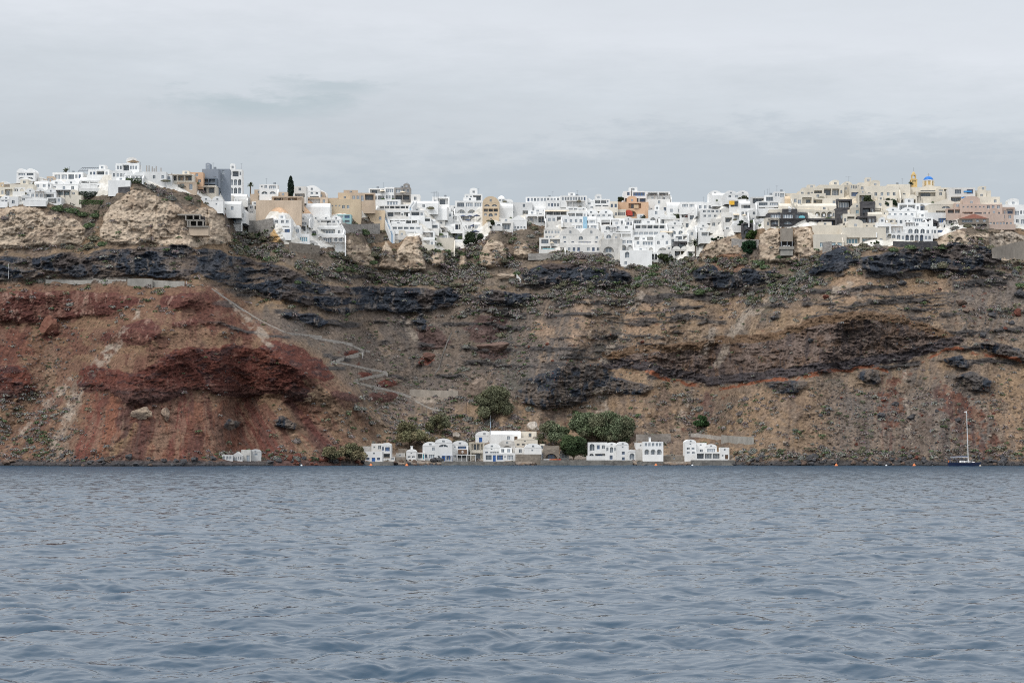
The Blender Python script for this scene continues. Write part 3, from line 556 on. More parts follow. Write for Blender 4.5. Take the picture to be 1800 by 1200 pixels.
# one window and one door of each colouring, shared by every house
UNIT = {}
def unit(kind):
    if kind in UNIT: return UNIT[kind]
    fr, gl = {'w': ('white', 'glass'), 'wb': ('bluep', 'glass'), 'wm': ('white', 'glassmid'), 'wn': ('brown', 'glass'), 'wg': ('grey', 'glassmid'), 'wq': ('white', 'glassblue'),
              'd': ('white', 'glassmid'), 'db': ('bluep', 'bluep'), 'dn': ('brown', 'brown'), 'g': ('grey', 'glass'), 'gm': ('white', 'glassmid'), 'gq': ('white', 'glassblue'), 'gb': ('bluep', 'glass'), 'dt': ('teal', 'teal')}[kind]
    b = MB(); t = 0.07; n = 4 if kind[0] == 'g' else 2
    b.box(-.5, 0, 0, .5, .06, t); b.box(-.5, 0, 1 - t, .5, .06, 1)
    for k in range(n + 1): x = -.5 + k / n; b.box(max(-.5, x - t / 2), 0, t, min(.5, x + t / 2), .06, 1 - t)
    b.box(-.5 + .001, .035, .001, .5 - .001, .05, .999, 1)
    me = faces_mesh('door' if kind[0] == 'd' else 'window', b.v, b.f, b.m); me.materials.append(MT[fr]); me.materials.append(MT[gl])
    UNIT[kind] = me; return me

NUM = ['no', 'one', 'two', 'three', 'four', 'five', 'six', 'seven', 'eight', 'nine', 'ten', 'eleven', 'twelve']
HOUSES = []          # (object, x0, y0, x1, y1, description)
LANDMARKS = []       # (short phrase, x, y)

def make_house(x0, y0, x1, y1, c='W', roof='f', st='w2', label=None, land=None, yaw=0, dep=None, cat='house', name='house', opt='', group=None, Y=None, rnd=None):
    R = rnd or random.Random(int(x0 * 7 + y0 * 131 + x1))
    if Y is None: Y = sorted(depth_at(x0 + (x1 - x0) * t, y1, True) for t in (0.02, 0.25, 0.5, 0.75, 0.98))[2 if y1 < 385 else 3] - 0.6
    mpp = Y / FPX; w = (x1 - x0) * mpp; h = (y1 - y0) * mpp
    dep = dep or min(max(5.0, w * 0.9), 9.0)
    root = link(name, None); root.location = P((x0 + x1) / 2, y1, Y); root.rotation_euler = (0, 0, math.radians(yaw + R.uniform(-4, 4)))
    wall = WALLS[c][1]
    nv = roof.count('v'); rise = 0.0
    if nv: rise = min(w / nv * (0.42 if y1 < 600 else .27), h * 0.42)
    if roof == 'r': rise = min(2.2, h * 0.32)
    if roof == 'p': rise = min(2.4, h * 0.35)
    if roof == 'd': rise = min(w * 0.45, h * 0.5)
    hb = h - rise
    rows = st.split('|') if st else []
    ops = []; counts = {}
    sh = hb / max(1, len(rows))
    for ri, row in enumerate(rows):
        zb = hb - (ri + 1) * sh; toks = []
        i = 0
        while i < len(row):
            k = row[i]; i += 1; nn = ''
            while i < len(row) and row[i].isdigit(): nn += row[i]; i += 1
            mod = ''
            while i < len(row) and row[i] in 'bmnqt': mod += row[i]; i += 1
            toks += [(k, mod)] * int(nn or 1)
        if not toks: continue
        wts = [{'w': 1, 's': .8, 'd': 1.1, 'a': 1.3, 'g': 2.0, 'p': 2.6, 'A': 2.4, 'l': 1.8, '.': 1}[k] for k, _ in toks]; tot = sum(wts); mar = min(0.5, w * 0.05); xx = -w / 2 + mar; W_ = w - 2 * mar
        for (k, mod), wt in zip(toks, wts):
            sl = W_ * wt / tot; xc = xx + sl / 2; xx += sl
            if k == '.': continue
            counts[k] = counts.get(k, 0) + 1
            if k == 'w': ow, oh, ob, d_ = min(1.0, sl * .62), min(1.35, sh * .5), sh * .30, 0.22
            elif k == 's': ow, oh, ob, d_ = min(0.6, sl * .5), min(.6, sh * .3), sh * .45, 0.22
            elif k == 'd': ow, oh, ob, d_ = min(1.15, sl * .7), min(2.2, sh * .74), 0.06, 0.22
            elif k == 'a': ow, oh, ob, d_ = min(1.7, sl * .74), min(2.5, sh * .74), sh * .10, 0.7
            elif k == 'g': ow, oh, ob, d_ = sl * .80, min(1.7, sh * .56), sh * .2, 0.3
            elif k == 'p': ow, oh, ob, d_ = sl * .88, min(2.5, sh * .66), sh * .16, 1.6
            elif k == 'A': ow, oh, ob, d_ = min(sl * .82, 4.2), min(sh * .8, 3.2), sh * .06, 1.2
            else: ow, oh, ob, d_ = min(sl * .75, 3.2), min(sh * .45, 1.5), sh * .3, 0.5
            xc += R.uniform(-.06, .06) * sl if k in 'ws' else 0
            ops.append((xc - ow / 2, zb + ob, xc + ow / 2, zb + ob + oh, k, d_, mod))
    # front wall as a grid of cells round the openings
    b = MB(); base = -2.5
    if y1 < 600:      # foundations reach down to the ground in front
        dn = 2.0
        for t in (.03, .35, .65, .97):
            q = 0.0
            while q < (8 if x1 - x0 < 60 else 20) and depth_at(x0 + (x1 - x0) * t, y1 + q) > Y - .2: q += 1.5
            dn = max(dn, q)
        base = -max(1.0, dn * mpp)
    xs = sorted({-w / 2, w / 2, *[o[0] for o in ops], *[o[2] for o in ops]}); zs = sorted({base, hb, *[o[1] for o in ops], *[o[3] for o in ops]})
    for xa, xb in zip(xs, xs[1:]):
        for za, zb in zip(zs, zs[1:]):
            xm, zm = (xa + xb) / 2, (za + zb) / 2
            if any(o[0] < xm < o[2] and o[1] < zm < o[3] for o in ops): continue
            b.face([(xa, 0, za), (xb, 0, za), (xb, 0, zb), (xa, 0, zb)])
    for xa, za, xb, zb, k, d_, mod in ops:
        b.face([(xa, 0, za), (xa, 0, zb), (xa, d_, zb), (xa, d_, za)]); b.face([(xb, 0, zb), (xb, 0, za), (xb, d_, za), (xb, d_, zb)]); b.face([(xa, 0, za), (xa, d_, za), (xb, d_, za), (xb, 0, za)])
        if k in 'aAl':
            rz = min((xb - xa) / 2, (zb - za) * .95); n = 8; xc = (xa + xb) / 2
            arc = [(xc - (xb - xa) / 2 * math.cos(math.pi * j / n), zb - rz + rz * math.sin(math.pi * j / n)) for j in range(n + 1)]
            for (p0, q0), (p1, q1) in zip(arc, arc[1:]):
                b.face([(p0, 0, q0), (p1, 0, q1), (p1, 0, zb + 0.001), (p0, 0, zb + 0.001)]); b.face([(p0, 0, q0), (p0, d_, q0), (p1, d_, q1), (p1, 0, q1)])
        else: b.face([(xa, 0, zb), (xb, 0, zb), (xb, d_, zb), (xa, d_, zb)])
        b.face([(xa, d_, za), (xb, d_, za), (xb, d_, zb), (xa, d_, zb)])
    w2 = w / 2
    b.face([(-w2, dep, base), (-w2, 0, base), (-w2, 0, hb), (-w2, dep, hb)]); b.face([(w2, 0, base), (w2, dep, base), (w2, dep, hb), (w2, 0, hb)]); b.face([(w2, dep, base), (-w2, dep, base), (-w2, dep, hb), (w2, dep, hb)])
    if roof in ('f', 'fc', 'ft') or roof.startswith('f'):
        t, lo = 0.3, min(0.55, hb * .2); O = [(-w2, 0), (w2, 0), (w2, dep), (-w2, dep)]; I = [(-w2 + t, t), (w2 - t, t), (w2 - t, dep - t), (-w2 + t, dep - t)]
        for k in range(4):
            j = (k + 1) % 4; b.face([(*O[k], hb), (*O[j], hb), (*I[j], hb), (*I[k], hb)]); b.face([(*I[k], hb), (*I[j], hb), (*I[j], hb - lo), (*I[k], hb - lo)])
        b.face([(*p, hb - lo) for p in I])
    else: b.face([(-w2, 0, hb), (w2, 0, hb), (w2, dep, hb), (-w2, dep, hb)])
    b.build('wall', wall, root)
    for xa, za, xb, zb, k, d_, mod in ops:
        if k == 'p':
            kd, xi, xj, zt = ('gm' if R.random() < .4 else 'g') if not mod else 'g' + mod[0] if mod[0] in 'qbm' else 'g', xa + (xb - xa) * .08, xb - (xb - xa) * .08, za + (zb - za) * .88
            if R.random() < .6 and (xb - xa) > 3: xi += (xb - xa) * .25 * R.random(); xj -= (xb - xa) * .3 * R.random()
        elif k == 'A': kd, xi, xj, zt = ('w' + (mod or 'm')) if ('w' + (mod or 'm')) in ('wb', 'wm', 'wn', 'wq') else 'wm', xa + (xb - xa) * .22, xb - (xb - xa) * .22, za + (zb - za) * .75
        else:
            base_k = {'w': 'w', 's': 'w', 'd': 'd', 'a': 'w', 'g': 'g', 'l': 'w'}[k]; m_ = mod[:1] or R.choice(['', '', 'm', 'm', 'b' if R.random() < .25 else 'm'])
            kd = base_k + m_
            if kd not in ('w', 'wb', 'wm', 'wn', 'wq', 'd', 'db', 'dn', 'dt', 'g', 'gm', 'gq', 'gb'): kd = base_k + ('m' if base_k != 'd' else '')
            xi, xj, zt = xa, xb, zb
        o = link('door' if kd[0] == 'd' else 'window', unit(kd), None, root); o.location = ((xi + xj) / 2, d_ - 0.08, za); o.scale = (xj - xi - .01, 1, zt - za - .01)
    if nv:
        r = MB(); vw = w / nv
        for k in range(nv): r.vault(-w2 + k * vw + .02, -w2 + (k + 1) * vw - .02, hb, rise, -.06, dep, m=0)
        r.build('roof', wall, root, False)
        if vw > 3.5 and h > 3.2:
            for k in range(nv):
                o = link('window', unit('w'), None, root); o.location = (-w2 + (k + .5) * vw, -.13, hb + rise * .22); o.scale = (min(.8, vw * .16), 1, rise * .4)
    elif roof == 'r':
        r = MB(); n = 8; arc = [(dep / 2 - dep / 2 * math.cos(math.pi * k / n), hb + rise * math.sin(math.pi * k / n)) for k in range(n + 1)]
        r.face([(-w2, y, z) for y, z in arc]); r.face([(w2, y, z) for y, z in reversed(arc)])
        for (ya, za), (yb, zb) in zip(arc, arc[1:]): r.face([(-w2, ya, za), (w2, ya, za), (w2, yb, zb), (-w2, yb, zb)])
        r.build('roof', wall, root, True)
    elif roof == 'p':
        r = MB(); r.face([(-w2, -.05, hb), (w2, -.05, hb), (0, -.05, hb + rise)]); r.face([(-w2, -.05, hb), (0, -.05, hb + rise), (0, dep, hb + rise), (-w2, dep, hb)]); r.face([(w2, -.05, hb), (w2, dep, hb), (0, dep, hb + rise), (0, -.05, hb + rise)]); r.face([(w2, dep, hb), (-w2, dep, hb), (0, dep, hb + rise)])
        r.build('roof', MT['tile'] if 'R' in opt else wall, root)
    elif roof == 'd':
        r = MB(); rr = min(w, dep) * .46; r.lathe((0, dep / 2, hb), [(rr * math.cos(t), rise * math.sin(t)) for t in [math.pi / 2 * k / 7 for k in range(7)]] + [(.05, rise)], 18); r.build('roof', MT['blued'] if 'B' in opt else wall, root, True)
    if 't' in opt:      # terrace with a low parapet in front
        td = min(3.2, 1.6 + w * .08); t = MB(); t.box(-w2 - .15, -td, base, w2 + .15, -.01, -.02); t.box(-w2 - .15, -td, -.02, w2 + .15, -td + .22, .95); t.box(-w2 - .15, -td + .22, -.02, -w2 + .05, -.01, .95); t.box(w2 - .05, -td + .22, -.02, w2 + .15, -.01, .95)
        t.build('terrace', WALLS['w' if c in 'Ww' and R.random() < .3 else c][1], root)
    if 'k' in opt:      # chimney
        t = MB(); xk = R.uniform(-.35, .35) * w; t.box(xk - .35, dep * .4, hb - .6, xk + .35, dep * .4 + .7, hb + 1.3 + rise * .5); t.box(xk - .45, dep * .4 - .1, hb + 1.3 + rise * .5, xk + .45, dep * .4 + .8, hb + 1.5 + rise * .5); t.build('chimney', wall, root)
    if 'g' in opt:      # pergola or awning over the front
        t = MB(); zz = min(2.5, h * .8)
        for k in range(4): xk = -w2 + .1 + (w - .4) * k / 3; t.box(xk, -2.4, 0, xk + .14, -2.26, zz)
        n = int(w / .45)
        for k in range(n): xk = -w2 + w * k / n; t.box(xk, -2.6, zz, xk + .2, .0, zz + .12)
        t.build('pergola', MT['dark' if R.random() < .6 else 'rope'], root)
    if 'n' in opt:
        zz = min(2.6, h * .85); t = MB(); t.face([(-w2, -.03, zz), (w2, -.03, zz), (w2, -2.0, zz - .5), (-w2, -2.0, zz - .5)]); t.face([(-w2, -2.0, zz - .5), (w2, -2.0, zz - .5), (w2, -2.0, zz - .75), (-w2, -2.0, zz - .75)]); t.build('awning', MT['canvas' if 'N' not in opt else 'skyb'], root)
    if 'u' in opt:      # roof clutter: water tank and mast
        t = MB(); xk = R.uniform(-.3, .3) * w; t.tube((xk, dep * .5, hb - .2), (xk, dep * .5, hb + 1.0), .5, n=10); t.build('water_tank', MT['grey'], root)
        t = MB(); xk = R.uniform(-.4, .4) * w; t.tube((xk, dep * .4, hb - .2), (xk, dep * .4, hb + 2.6), .05); t.tube((xk - .5, dep * .4, hb + 2.3), (xk + .5, dep * .4, hb + 2.3), .03); t.build('aerial', MT['grey'], root)
    if y1 < 600 and roof == 'f' and w > 5 and R.random() < .45:      # stair head or small upper room set back on the roof
        aw, ah = w * R.uniform(.25, .45), R.uniform(1.3, 2.1); ax = R.uniform(-.25, .25) * w; t = MB(); t.box(ax - aw / 2, dep * .3, hb - .6, ax + aw / 2, dep - .2, hb + ah)
        if R.random() < .4: t.vault(ax - aw / 2, ax + aw / 2, hb + ah, aw * .22, dep * .3, dep - .2)
        up = t.build('roof_room', wall, root); o = link('window', unit(R.choice(['w', 'wm'])), None, up); o.location = (ax, dep * .3 - .07, hb + ah * .3); o.scale = (min(.9, aw * .4), 1, ah * .5)
    if y1 < 600 and c in 'WwC' and w > 5 and R.random() < .4:      # sloping stair wall down one side
        sd = R.choice([-1, 1]); xx = sd * (w2 + .25); t = MB(); ln = R.uniform(2.5, 4.0); top = h * R.uniform(.5, .9)
        pts = [(-ln, base), (0.5, base), (0.5, top), (0.0, top), (-ln, .5)]
        t.face([(xx - .22, y, z) for y, z in pts]); t.face([(xx + .22, y, z) for y, z in reversed(pts)])
        for (ya, za), (yb_, zb_) in zip(pts, pts[1:] + pts[:1]): t.face([(xx - .22, ya, za), (xx + .22, ya, za), (xx + .22, yb_, zb_), (xx - .22, yb_, zb_)])
        t.build('stair_wall', wall, root)
    words_ = []
    nm = {'w': 'small windows', 's': 'tiny vents', 'd': 'doors', 'a': 'arched openings', 'g': 'wide windows', 'p': 'deep porches', 'A': 'large arched recesses', 'l': 'half-round windows'}
    for k, v in sorted(counts.items(), key=lambda kv: -kv[1])[:2]:
        s_ = nm[k] if v != 1 else nm[k][:-2] if nm[k].endswith('ches') else nm[k][:-1]
        words_.append((NUM[v] if v < len(NUM) else 'many') + ' ' + s_)
    rf = {'r': 'barrel-roofed', 'p': 'gabled', 'd': 'domed'}.get(roof, ('', 'vaulted', 'twin-vaulted', 'triple-vaulted')[min(nv, 3)] if nv else 'flat-roofed')
    desc = f"{WALLS[c][0]} {rf} {cat}" + (' with ' + ' and '.join(words_) if words_ else ' with blank front')
    tag(root, label, cat, group); HOUSES.append([root, x0, y0, x1, y1, desc, label, land])
    if land: LANDMARKS.append((land, (x0 + x1) / 2, (y0 + y1) / 2))
    return root
# ================================================================ the town along the rim
H = make_house
def HH(txt):
    """one house a line: x0 y0 x1 y1 colour roof storeys options | label | landmark phrase"""
    for ln in txt.strip().splitlines():
        a = [s.strip() for s in ln.split('#')]
        f = a[0].split(); opt = f[7] if len(f) > 7 else ''; yaw = float(f[8]) if len(f) > 8 else 0
        H(*map(float, f[:4]), f[4], f[5], '' if f[6] == '-' else f[6].replace('/', '|'), a[1] if len(a) > 1 and a[1] else None, a[2] if len(a) > 2 else None, yaw, opt=opt)
HH("""
29 296 62 317 W vv g2/l2 - # white twin-vaulted house standing alone on the left skyline # twin-vaulted skyline house
66 311 76 319 w v - 
0 321 8 332 P f s1
82 310 94 322 T f d2 - # brown walled house beside two-vaulted skyline house
92 303 146 318 W f g3w2 u
17 324 58 343 C f .w1q.. - 
0 329 24 347 C f w1p1
66 317 90 331 W v w3
155 298 192 313 W f w2p1w1 t
196 300 230 316 W f w5 
203 287 244 303 W f w2p1w3 u # white three-storey house under tan sail canopies on skyline # sail-canopied skyline house
140 310 190 330 W r p3 t
86 316 138 337 W vv w1w2 
60 318 84 332 W r w2
44 331 98 350 W vvv w4p1
80 334 98 347 W f p1
96 333 126 348 W f p2q g
142 322 188 337 W f p2w3 t
190 317 229 336 W f - - # long blank white garden wall above dark stone base
106 343 143 361 C f - - # blank cream retaining house front at foot of left cluster
0 344 22 360 W v w3 
16 346 32 364 W f w1
44 348 82 359 W vv w4g1 t
82 347 108 359 W f p1w1
218 302 252 318 W vv w2w3 
250 302 292 320 W f ..w1.w1 
284 308 302 320 W f w2
297 306 340 320 C f p3 g
334 303 357 324 O f w1/w2 - # small bright orange house on skyline beside grey block # small orange skyline house
343 313 381 332 g f .w1p2/..p2 - # dark grey house with slotted balconies below grey block
355 297 384 320 G f .../..w1 u
380 297 404 346 G f .w1./.w1./.../a1.. - # tall plain grey side block of the arcaded building # tall grey skyline block
402 298 426 342 W f w1p1w1/a3/a3 u # tall white block with two storeys of dark arches # white arcaded skyline block
312 320 345 334 T f w1d1 
348 326 380 342 C f p2 g
352 345 392 366 W vv s1s1
398 340 434 356 W r - t
372 352 424 374 W r s1w1
388 366 432 384 W vv w1p1 
390 381 424 399 W f w3p1 t
424 346 464 366 W f w1.w2/w1w4 
436 360 470 380 W f w1p1/w2d1 t
408 374 444 388 W f p1w1
456 324 488 344 W f s1w1g1/l2 u # white flat-roofed house with two low arches left of cypress # twin-arch house by cypress
516 328 538 349 w f w1/p1 
533 326 563 351 W v w2w1/a1p1 - # pale vaulted two-storey house just right of the cypress # vaulted house by cypress
556 334 575 351 W p w1/p1 
440 341 482 358 T f .p1
478 345 532 360 T f p1.p1. g
528 347 576 361 T f w1p1w1
570 348 606 362 T f .w1
594 339 660 354 T f a1w2d3p1 - # long low tan house on skyline with dark arched door # long tan skyline house
450 352 530 378 T f - - # smooth tan slope-like wall under the cypress # smooth tan wall
527 356 580 380 W r -
563 350 634 374 P f ..s1s2w2.. - # broad ochre walled house with scattered tiny windows # broad ochre house
596 370 676 394 P f ...A1.w1 
592 377 617 393 Q f g2/g2 - # turquoise framed glazed pavilion beside ochre walls # turquoise glazed pavilion
487 374 545 392 W r s1w2
508 380 542 400 W vv g1g1 
546 379 600 402 W vvv w2p1w2/p1w1p2 t
480 385 512 406 W f w1w2/p1 
486 399 512 414 W f g2b t
506 411 544 428 W f g1qg1q - # white cube house with two square pale blue windows
540 400 604 416 W f s1.p1w1 t
540 412 606 430 W f p1g1w2 g
555 424 606 439 W f p3w2 g
648 331 678 353 W f p1w1/p2 u # white house with grey lower terrace beside long tan house # white stone-fronted skyline house
676 329 694 353 W f g1/w3
693 330 722 353 D f g1w2/p2 u
640 351 704 364 W f ...g1
722 342 738 356 w f w1
664 360 724 372 W f p6 t # topmost white tier of the long terraced hotel # long terraced hotel
678 370 724 386 W f p2w1p1 t
680 385 736 398 W f p5 t # terraced hotel tier with a row of five deep porches
686 396 742 408 W f g5 t
690 406 730 418 W f p3b t # lowest glazed tier of the terraced hotel above pinnacles
688 416 718 432 C f .w1d1 
720 370 746 384 W f p1w1 t
730 382 758 394 W f p2 t
742 392 772 406 W f p1g1 t
730 406 764 422 W f w1p1 t
738 420 764 436 W f p1w1 
736 430 764 447 C f - - # stained cream concrete base wall between two pinnacles
724 352 770 368 W r w1 
760 346 790 362 W f w1p1 u
736 362 786 378 W r - 
752 372 796 386 W f p2w2 t
778 362 808 378 W f w2/w1p1 
780 378 812 392 W f p2 t
796 392 816 408 W f p2b t
764 392 800 406 W r p1
762 409 788 424 W f g2 t
762 418 798 444 C f - - # tall blank cream wall at edge of the terraced hotel
788 406 816 424 W f p1 
800 353 850 380 W f g1g1g1/A2a1 t # white hotel with big dark arches under glazed loggias # arcaded white hotel
806 378 852 392 W f w1p3 t
812 390 852 408 W f w2p1 t
816 404 858 424 W f p1w1 t
817 341 848 354 W f w2p1 u
848 345 877 390 P v l2/p3/w1a1w1/s1 u # tall peach house with arched loggia and stacked storeys # tall peach house
875 343 889 356 W d w2
886 350 902 362 W v l1
862 356 902 386 W r -
898 356 936 380 L f ..w1./s1..p1 - # plain pale grey cube house with two tiny windows # plain pale grey cube house
896 378 926 405 W p ./w4w1 - # white gabled house on rock edge with row of windows # white gabled house on rock
858 390 902 406 w f w1p1
924 346 986 357 W f w10 u
985 344 1032 356 W f w9 u
934 354 968 370 W f w1w2 
960 352 1000 368 W f w1w3p1 
995 352 1028 365 W f p3 g
1024 348 1046 368 W p w1/w2 
1044 350 1072 368 W f p2w1/g2 t
938 362 964 380 W r w2/w1
958 367 1000 381 W f p3m n
996 364 1030 374 W f g3 t
996 372 1032 386 W f p2w1 t
1026 368 1078 388 W vv w2w3/l4 t
924 377 966 394 W f p2 g
960 378 1000 394 W f w2p1 t
988 380 1028 396 W f w1w3m t
1022 380 1048 396 W r g2 - # white barrel-roofed house with pale blue hanging drape # blue-draped house
996 392 1052 407 W f g2mg2m t
956 394 986 422 w p w3w2/w4 - # off-white stepped gable house with two rows of windows # stepped gable house
984 400 1058 432 w vv w1.a1.w1/w2bg1bw1b t # wide off-white house with twin round gables and blue windows # twin round-gabled house
948 418 988 443 w f g1p1/p2 t
994 430 1058 446 w f w1w2b.w1w1w1 -
1072 354 1086 384 C f w2b/w2
1082 355 1140 382 O f ..p1n./..A1n.. - # large orange building with brown shutter and red arch # large orange building
1080 368 1100 384 C f w5b t
1096 336 1138 357 W f w1bg1b/p3b u # white skyline house with blue windows and blue glazed ground floor # blue-windowed skyline house
1136 337 1178 354 W f p2/a1w1 g
1138 350 1178 374 w f .w1./s1.w1 
1096 381 1113 398 W v w3b - # tiny white vaulted house with three bright blue windows # tiny blue-windowed house
1112 384 1142 398 W f p1d1 
1140 369 1168 392 W f .w1./A2 
1172 354 1202 378 W r w2
1196 355 1238 369 W f g2w2 t
1196 368 1226 384 W r p1w1
1224 356 1272 372 W f w2w2w1 u
1232 368 1282 384 W f w6/w5 
1054 384 1098 398 W f p2w1
1056 396 1112 414 W f a1w2/w2p1 t
1114 393 1182 407 W f p6 t # long white tier of six porches below tiny blue-windowed house # six-porch white tier
1112 404 1160 418 W f g5m t
1160 404 1182 418 W f g2m n
1062 408 1112 424 W f l1p1p1 t
1056 420 1094 456 U f ../A1./A1. - # stained white wall house with blind arches at cliff edge # stained blind-arch house
1088 417 1114 433 W f g2m t
1090 429 1114 444 W f A2 
1090 440 1146 470 W f a1../w1.. - # big blank white terrace wall reaching lowest down the cliff # lowest white wall
1112 414 1158 428 W f p2w1 t
1114 422 1152 444 W f w1g1m/p1a1 
1150 408 1180 446 W v w2/A1 - # white house with one very large blind arch on front # big blind-arch house
1160 418 1192 442 W f w2/w2g1 
1184 412 1238 426 W f g1p2 t
1184 424 1236 440 S f .p2... - # dark stone basement with white posts above the palm # dark stone basement
1172 388 1228 408 W vv w2w1 
1176 402 1214 418 W f a2w1 
1210 404 1240 418 W f w3 
1224 392 1272 412 W vv w2w1/.a3
1230 406 1284 420 W f p4 t
1246 335 1268 350 W v s1 
1252 338 1288 354 W r - - # long white barrel-vaulted roof house on skyline # long barrel-vaulted house
1274 335 1316 350 W vv w1w2 
1282 350 1312 366 W f p1w2
1300 352 1336 370 W r p1w1
1320 346 1348 360 L f p1 
1344 343 1364 356 W f g1 u
1361 337 1380 362 W f w2g1/. u
1378 340 1412 356 C f w1w3 
1380 344 1404 364 P r ../.a1 - # yellow-ochre house among cream terraces with arched door # yellow-ochre terrace house
1330 354 1372 372 W f g2/p1 t
1300 366 1336 384 W f w2p1 
1288 372 1318 388 W f w1p1 n
1316 370 1352 392 W f w2/w2w1 
1290 386 1330 402 W vv w2w1 t
1326 384 1352 398 W v w3
1304 392 1340 412 S f p2/A1p1 - # dark stone house with white-framed porches behind green tree # dark stone porch house
1410 330 1448 350 C f .w1w1p1
1392 342 1430 362 C f w1d1p1 
1440 325 1484 347 C f .p2w1 
1480 319 1499 337 C v w4 - # cream vaulted house at the summit with aerial # cream summit house
1494 324 1512 347 C f w4/g1b - # cream house with blue window below its flat summit roof
1370 356 1470 376 C r - - # long curving cream terrace wall without windows # long curving cream wall
1400 348 1475 364 C f w1p1.w1 
1352 368 1432 384 C f .w1p1g1w1 
1350 374 1420 398 S f g3/l3 g # dark stone house with deep porch and white gauzy arches # dark stone hotel
1346 383 1370 402 C f w1p1 
1418 384 1472 400 S f p2b - # dark stone lower storey below the three white arches
1430 370 1470 386 C f A3w - # cream house with three identical round arches in a row # three-arched cream house
1470 350 1498 368 S f p1 - # dark stone cottage among cream terraces
1496 357 1517 380 C v w1q - # cream vaulted cottage with one pale blue window # one-window cream cottage
1514 354 1538 382 S f p1w1 
1482 376 1504 396 C f w1p1 
1470 366 1490 392 S f w1
1508 380 1540 396 S f p1w2 
1484 392 1520 404 S f -
1516 392 1544 404 C f s2 
1428 396 1486 424 C f ../p3m - # large cream hotel wall above the dark headland, porches below # large cream hotel
1430 412 1488 440 C f .g3q 
1480 400 1558 430 C f ./p1qp1qw1 - # long cream hotel wing with pale blue glazed doors
1520 327 1580 352 C f w1w1w3 - 
1508 340 1534 358 C f p1
1560 324 1600 350 C f w1/w2 u
1596 329 1650 346 C f .g1 
1648 330 1672 344 C f g1p1 
1610 336 1662 358 C f p1w1/... 
1580 342 1612 360 C vv A1p1 
1668 330 1714 357 w f .g1.g1b/p1p1b - # white hotel with blue awnings on the right skyline # blue-awninged hotel
1710 335 1742 352 C f - 
1704 346 1758 362 C f ...w1 t
1578 357 1618 374 W f p2w1 
1608 357 1640 374 W f A1bw1 - 
1632 350 1694 378 C p l1/.p2 - # wide cream gable with half-round window beside pink hotel # wide cream gable
1688 359 1762 382 R f s6w3/p1g1w4 t # long pink hotel block with tiny vents and wide windows # long pink hotel
1736 376 1782 400 R f w1w3/w7 t # pink stepped wing at right end of the pink hotel
1664 366 1692 380 R f p2 t
1756 364 1784 382 R f w2p1
1756 360 1806 384 W f g3w2 
1774 378 1812 398 W f w2g1 
1760 372 1850 392 w r w3
1556 364 1610 384 W vv w2w3 
1560 378 1604 400 W f w3s2 t
1600 370 1634 386 W f d1w2 
1604 382 1640 402 W f g1s2/w2 
1626 374 1688 396 W f ..g1w2 
1620 383 1650 402 S p p2 - # dark stone gable among bright white houses
1560 398 1646 416 W f w2w2a3w2 t
1556 410 1640 426 W f a3w1a4w2 - # long low white house front with a row of dark arches # long low arcaded front
1640 402 1660 426 W f w1g1b/p1 
1540 392 1566 414 W f p1
1686 376 1738 400 s p g1w2/a1p2 R # brown stone house with tiled roof above right scrub # tile-roofed stone house
""")
# fill the remaining white gaps with smaller houses, row by row from the rim down
def overlap(a, lst):
    s = 0
    for b in lst:
        w_ = min(a[2], b[3]) - max(a[0], b[1]); h_ = min(a[3], b[4]) - max(a[1], b[2])
        if w_ > 0 and h_ > 0: s += w_ * h_
    return s / ((a[2] - a[0]) * (a[3] - a[1]))
FR = random.Random(4)
for yb in range(312, 470, 7):
    x = -20 + FR.uniform(0, 30)
    while x < 1840:
        wd = FR.uniform(17, 36); ht = FR.uniform(12, 20); cx = x + wd / 2
        ok = mask_at(m_town, cx, yb - 1) > .5 and mask_at(m_town, x + 2, yb) > .5 and mask_at(m_town, x + wd - 2, yb) > .5 and mask_at(gap, cx, yb - 4) < .5
        i = int((cx - PXv[0]) / (PXv[1] - PXv[0])); ok = ok and yb > TOP[i] + 4
        bx = (x, yb - ht, x + wd, yb)
        if ok and overlap(bx, HOUSES) < 0.62:
            cream = 1370 < x < 1600 or (x > 1600 and yb < 362)
            H(*bx, 'C' if cream else FR.choice('WWWWw'), FR.choice(['f', 'f', 'f', 'v', 'vv', 'r']) if wd < 30 else FR.choice(['f', 'f', 'vv', 'r']), FR.choice(['w2', 'w3', 'p1w1', 'p2', 'w1d1', 'g1w1', 'a1w1', 'w2', '.w1.', 'p1']), None, None, 0, opt=FR.choice(['', 't', 't', '', 'k', 'u', 'g', 'n']), rnd=FR)
        x += wd + FR.uniform(-4, 10)
# a second, finer sowing: little white rooms and terraces tucked between the bigger houses
LH = [h for h in HOUSES if h[6]]
for yb in range(330, 466, 6):
    x = -20 + FR.uniform(0, 24)
    while x < 1830:
        wd = FR.uniform(12, 22); ht = FR.uniform(8, 12.5); cx = x + wd / 2; bx = (x, yb - ht, x + wd, yb)
        i = int((cx - PXv[0]) / (PXv[1] - PXv[0]))
        ok = yb > TOP[i] + 14 and mask_at(m_town, x + 1, yb + 1) > .5 and mask_at(m_town, x + wd, yb + 1) > .5 and mask_at(gap, cx, yb - 3) < .5
        if ok and overlap(bx, LH) < .12 and overlap(bx, HOUSES) < 1.25 and FR.random() < .62 and not (440 < cx < 680 and yb < 396):
            cream = 1370 < x < 1560 or (x > 1560 and yb < 366); pink = x > 1690 and 366 < yb < 400
            H(*bx, 'R' if pink else 'C' if cream else FR.choice('WWWwwL'), FR.choice(['f', 'f', 'v', 'r', 'vv' if wd > 17 else 'v']), FR.choice(['w2', 'w1', 'p1', 'g1', 'd1w1', 'a1', 'w1a1', 'l1']), None, None, 0, opt=FR.choice(['', 't', 't', 'g', '']), rnd=FR)
        x += wd + FR.uniform(2, 16)
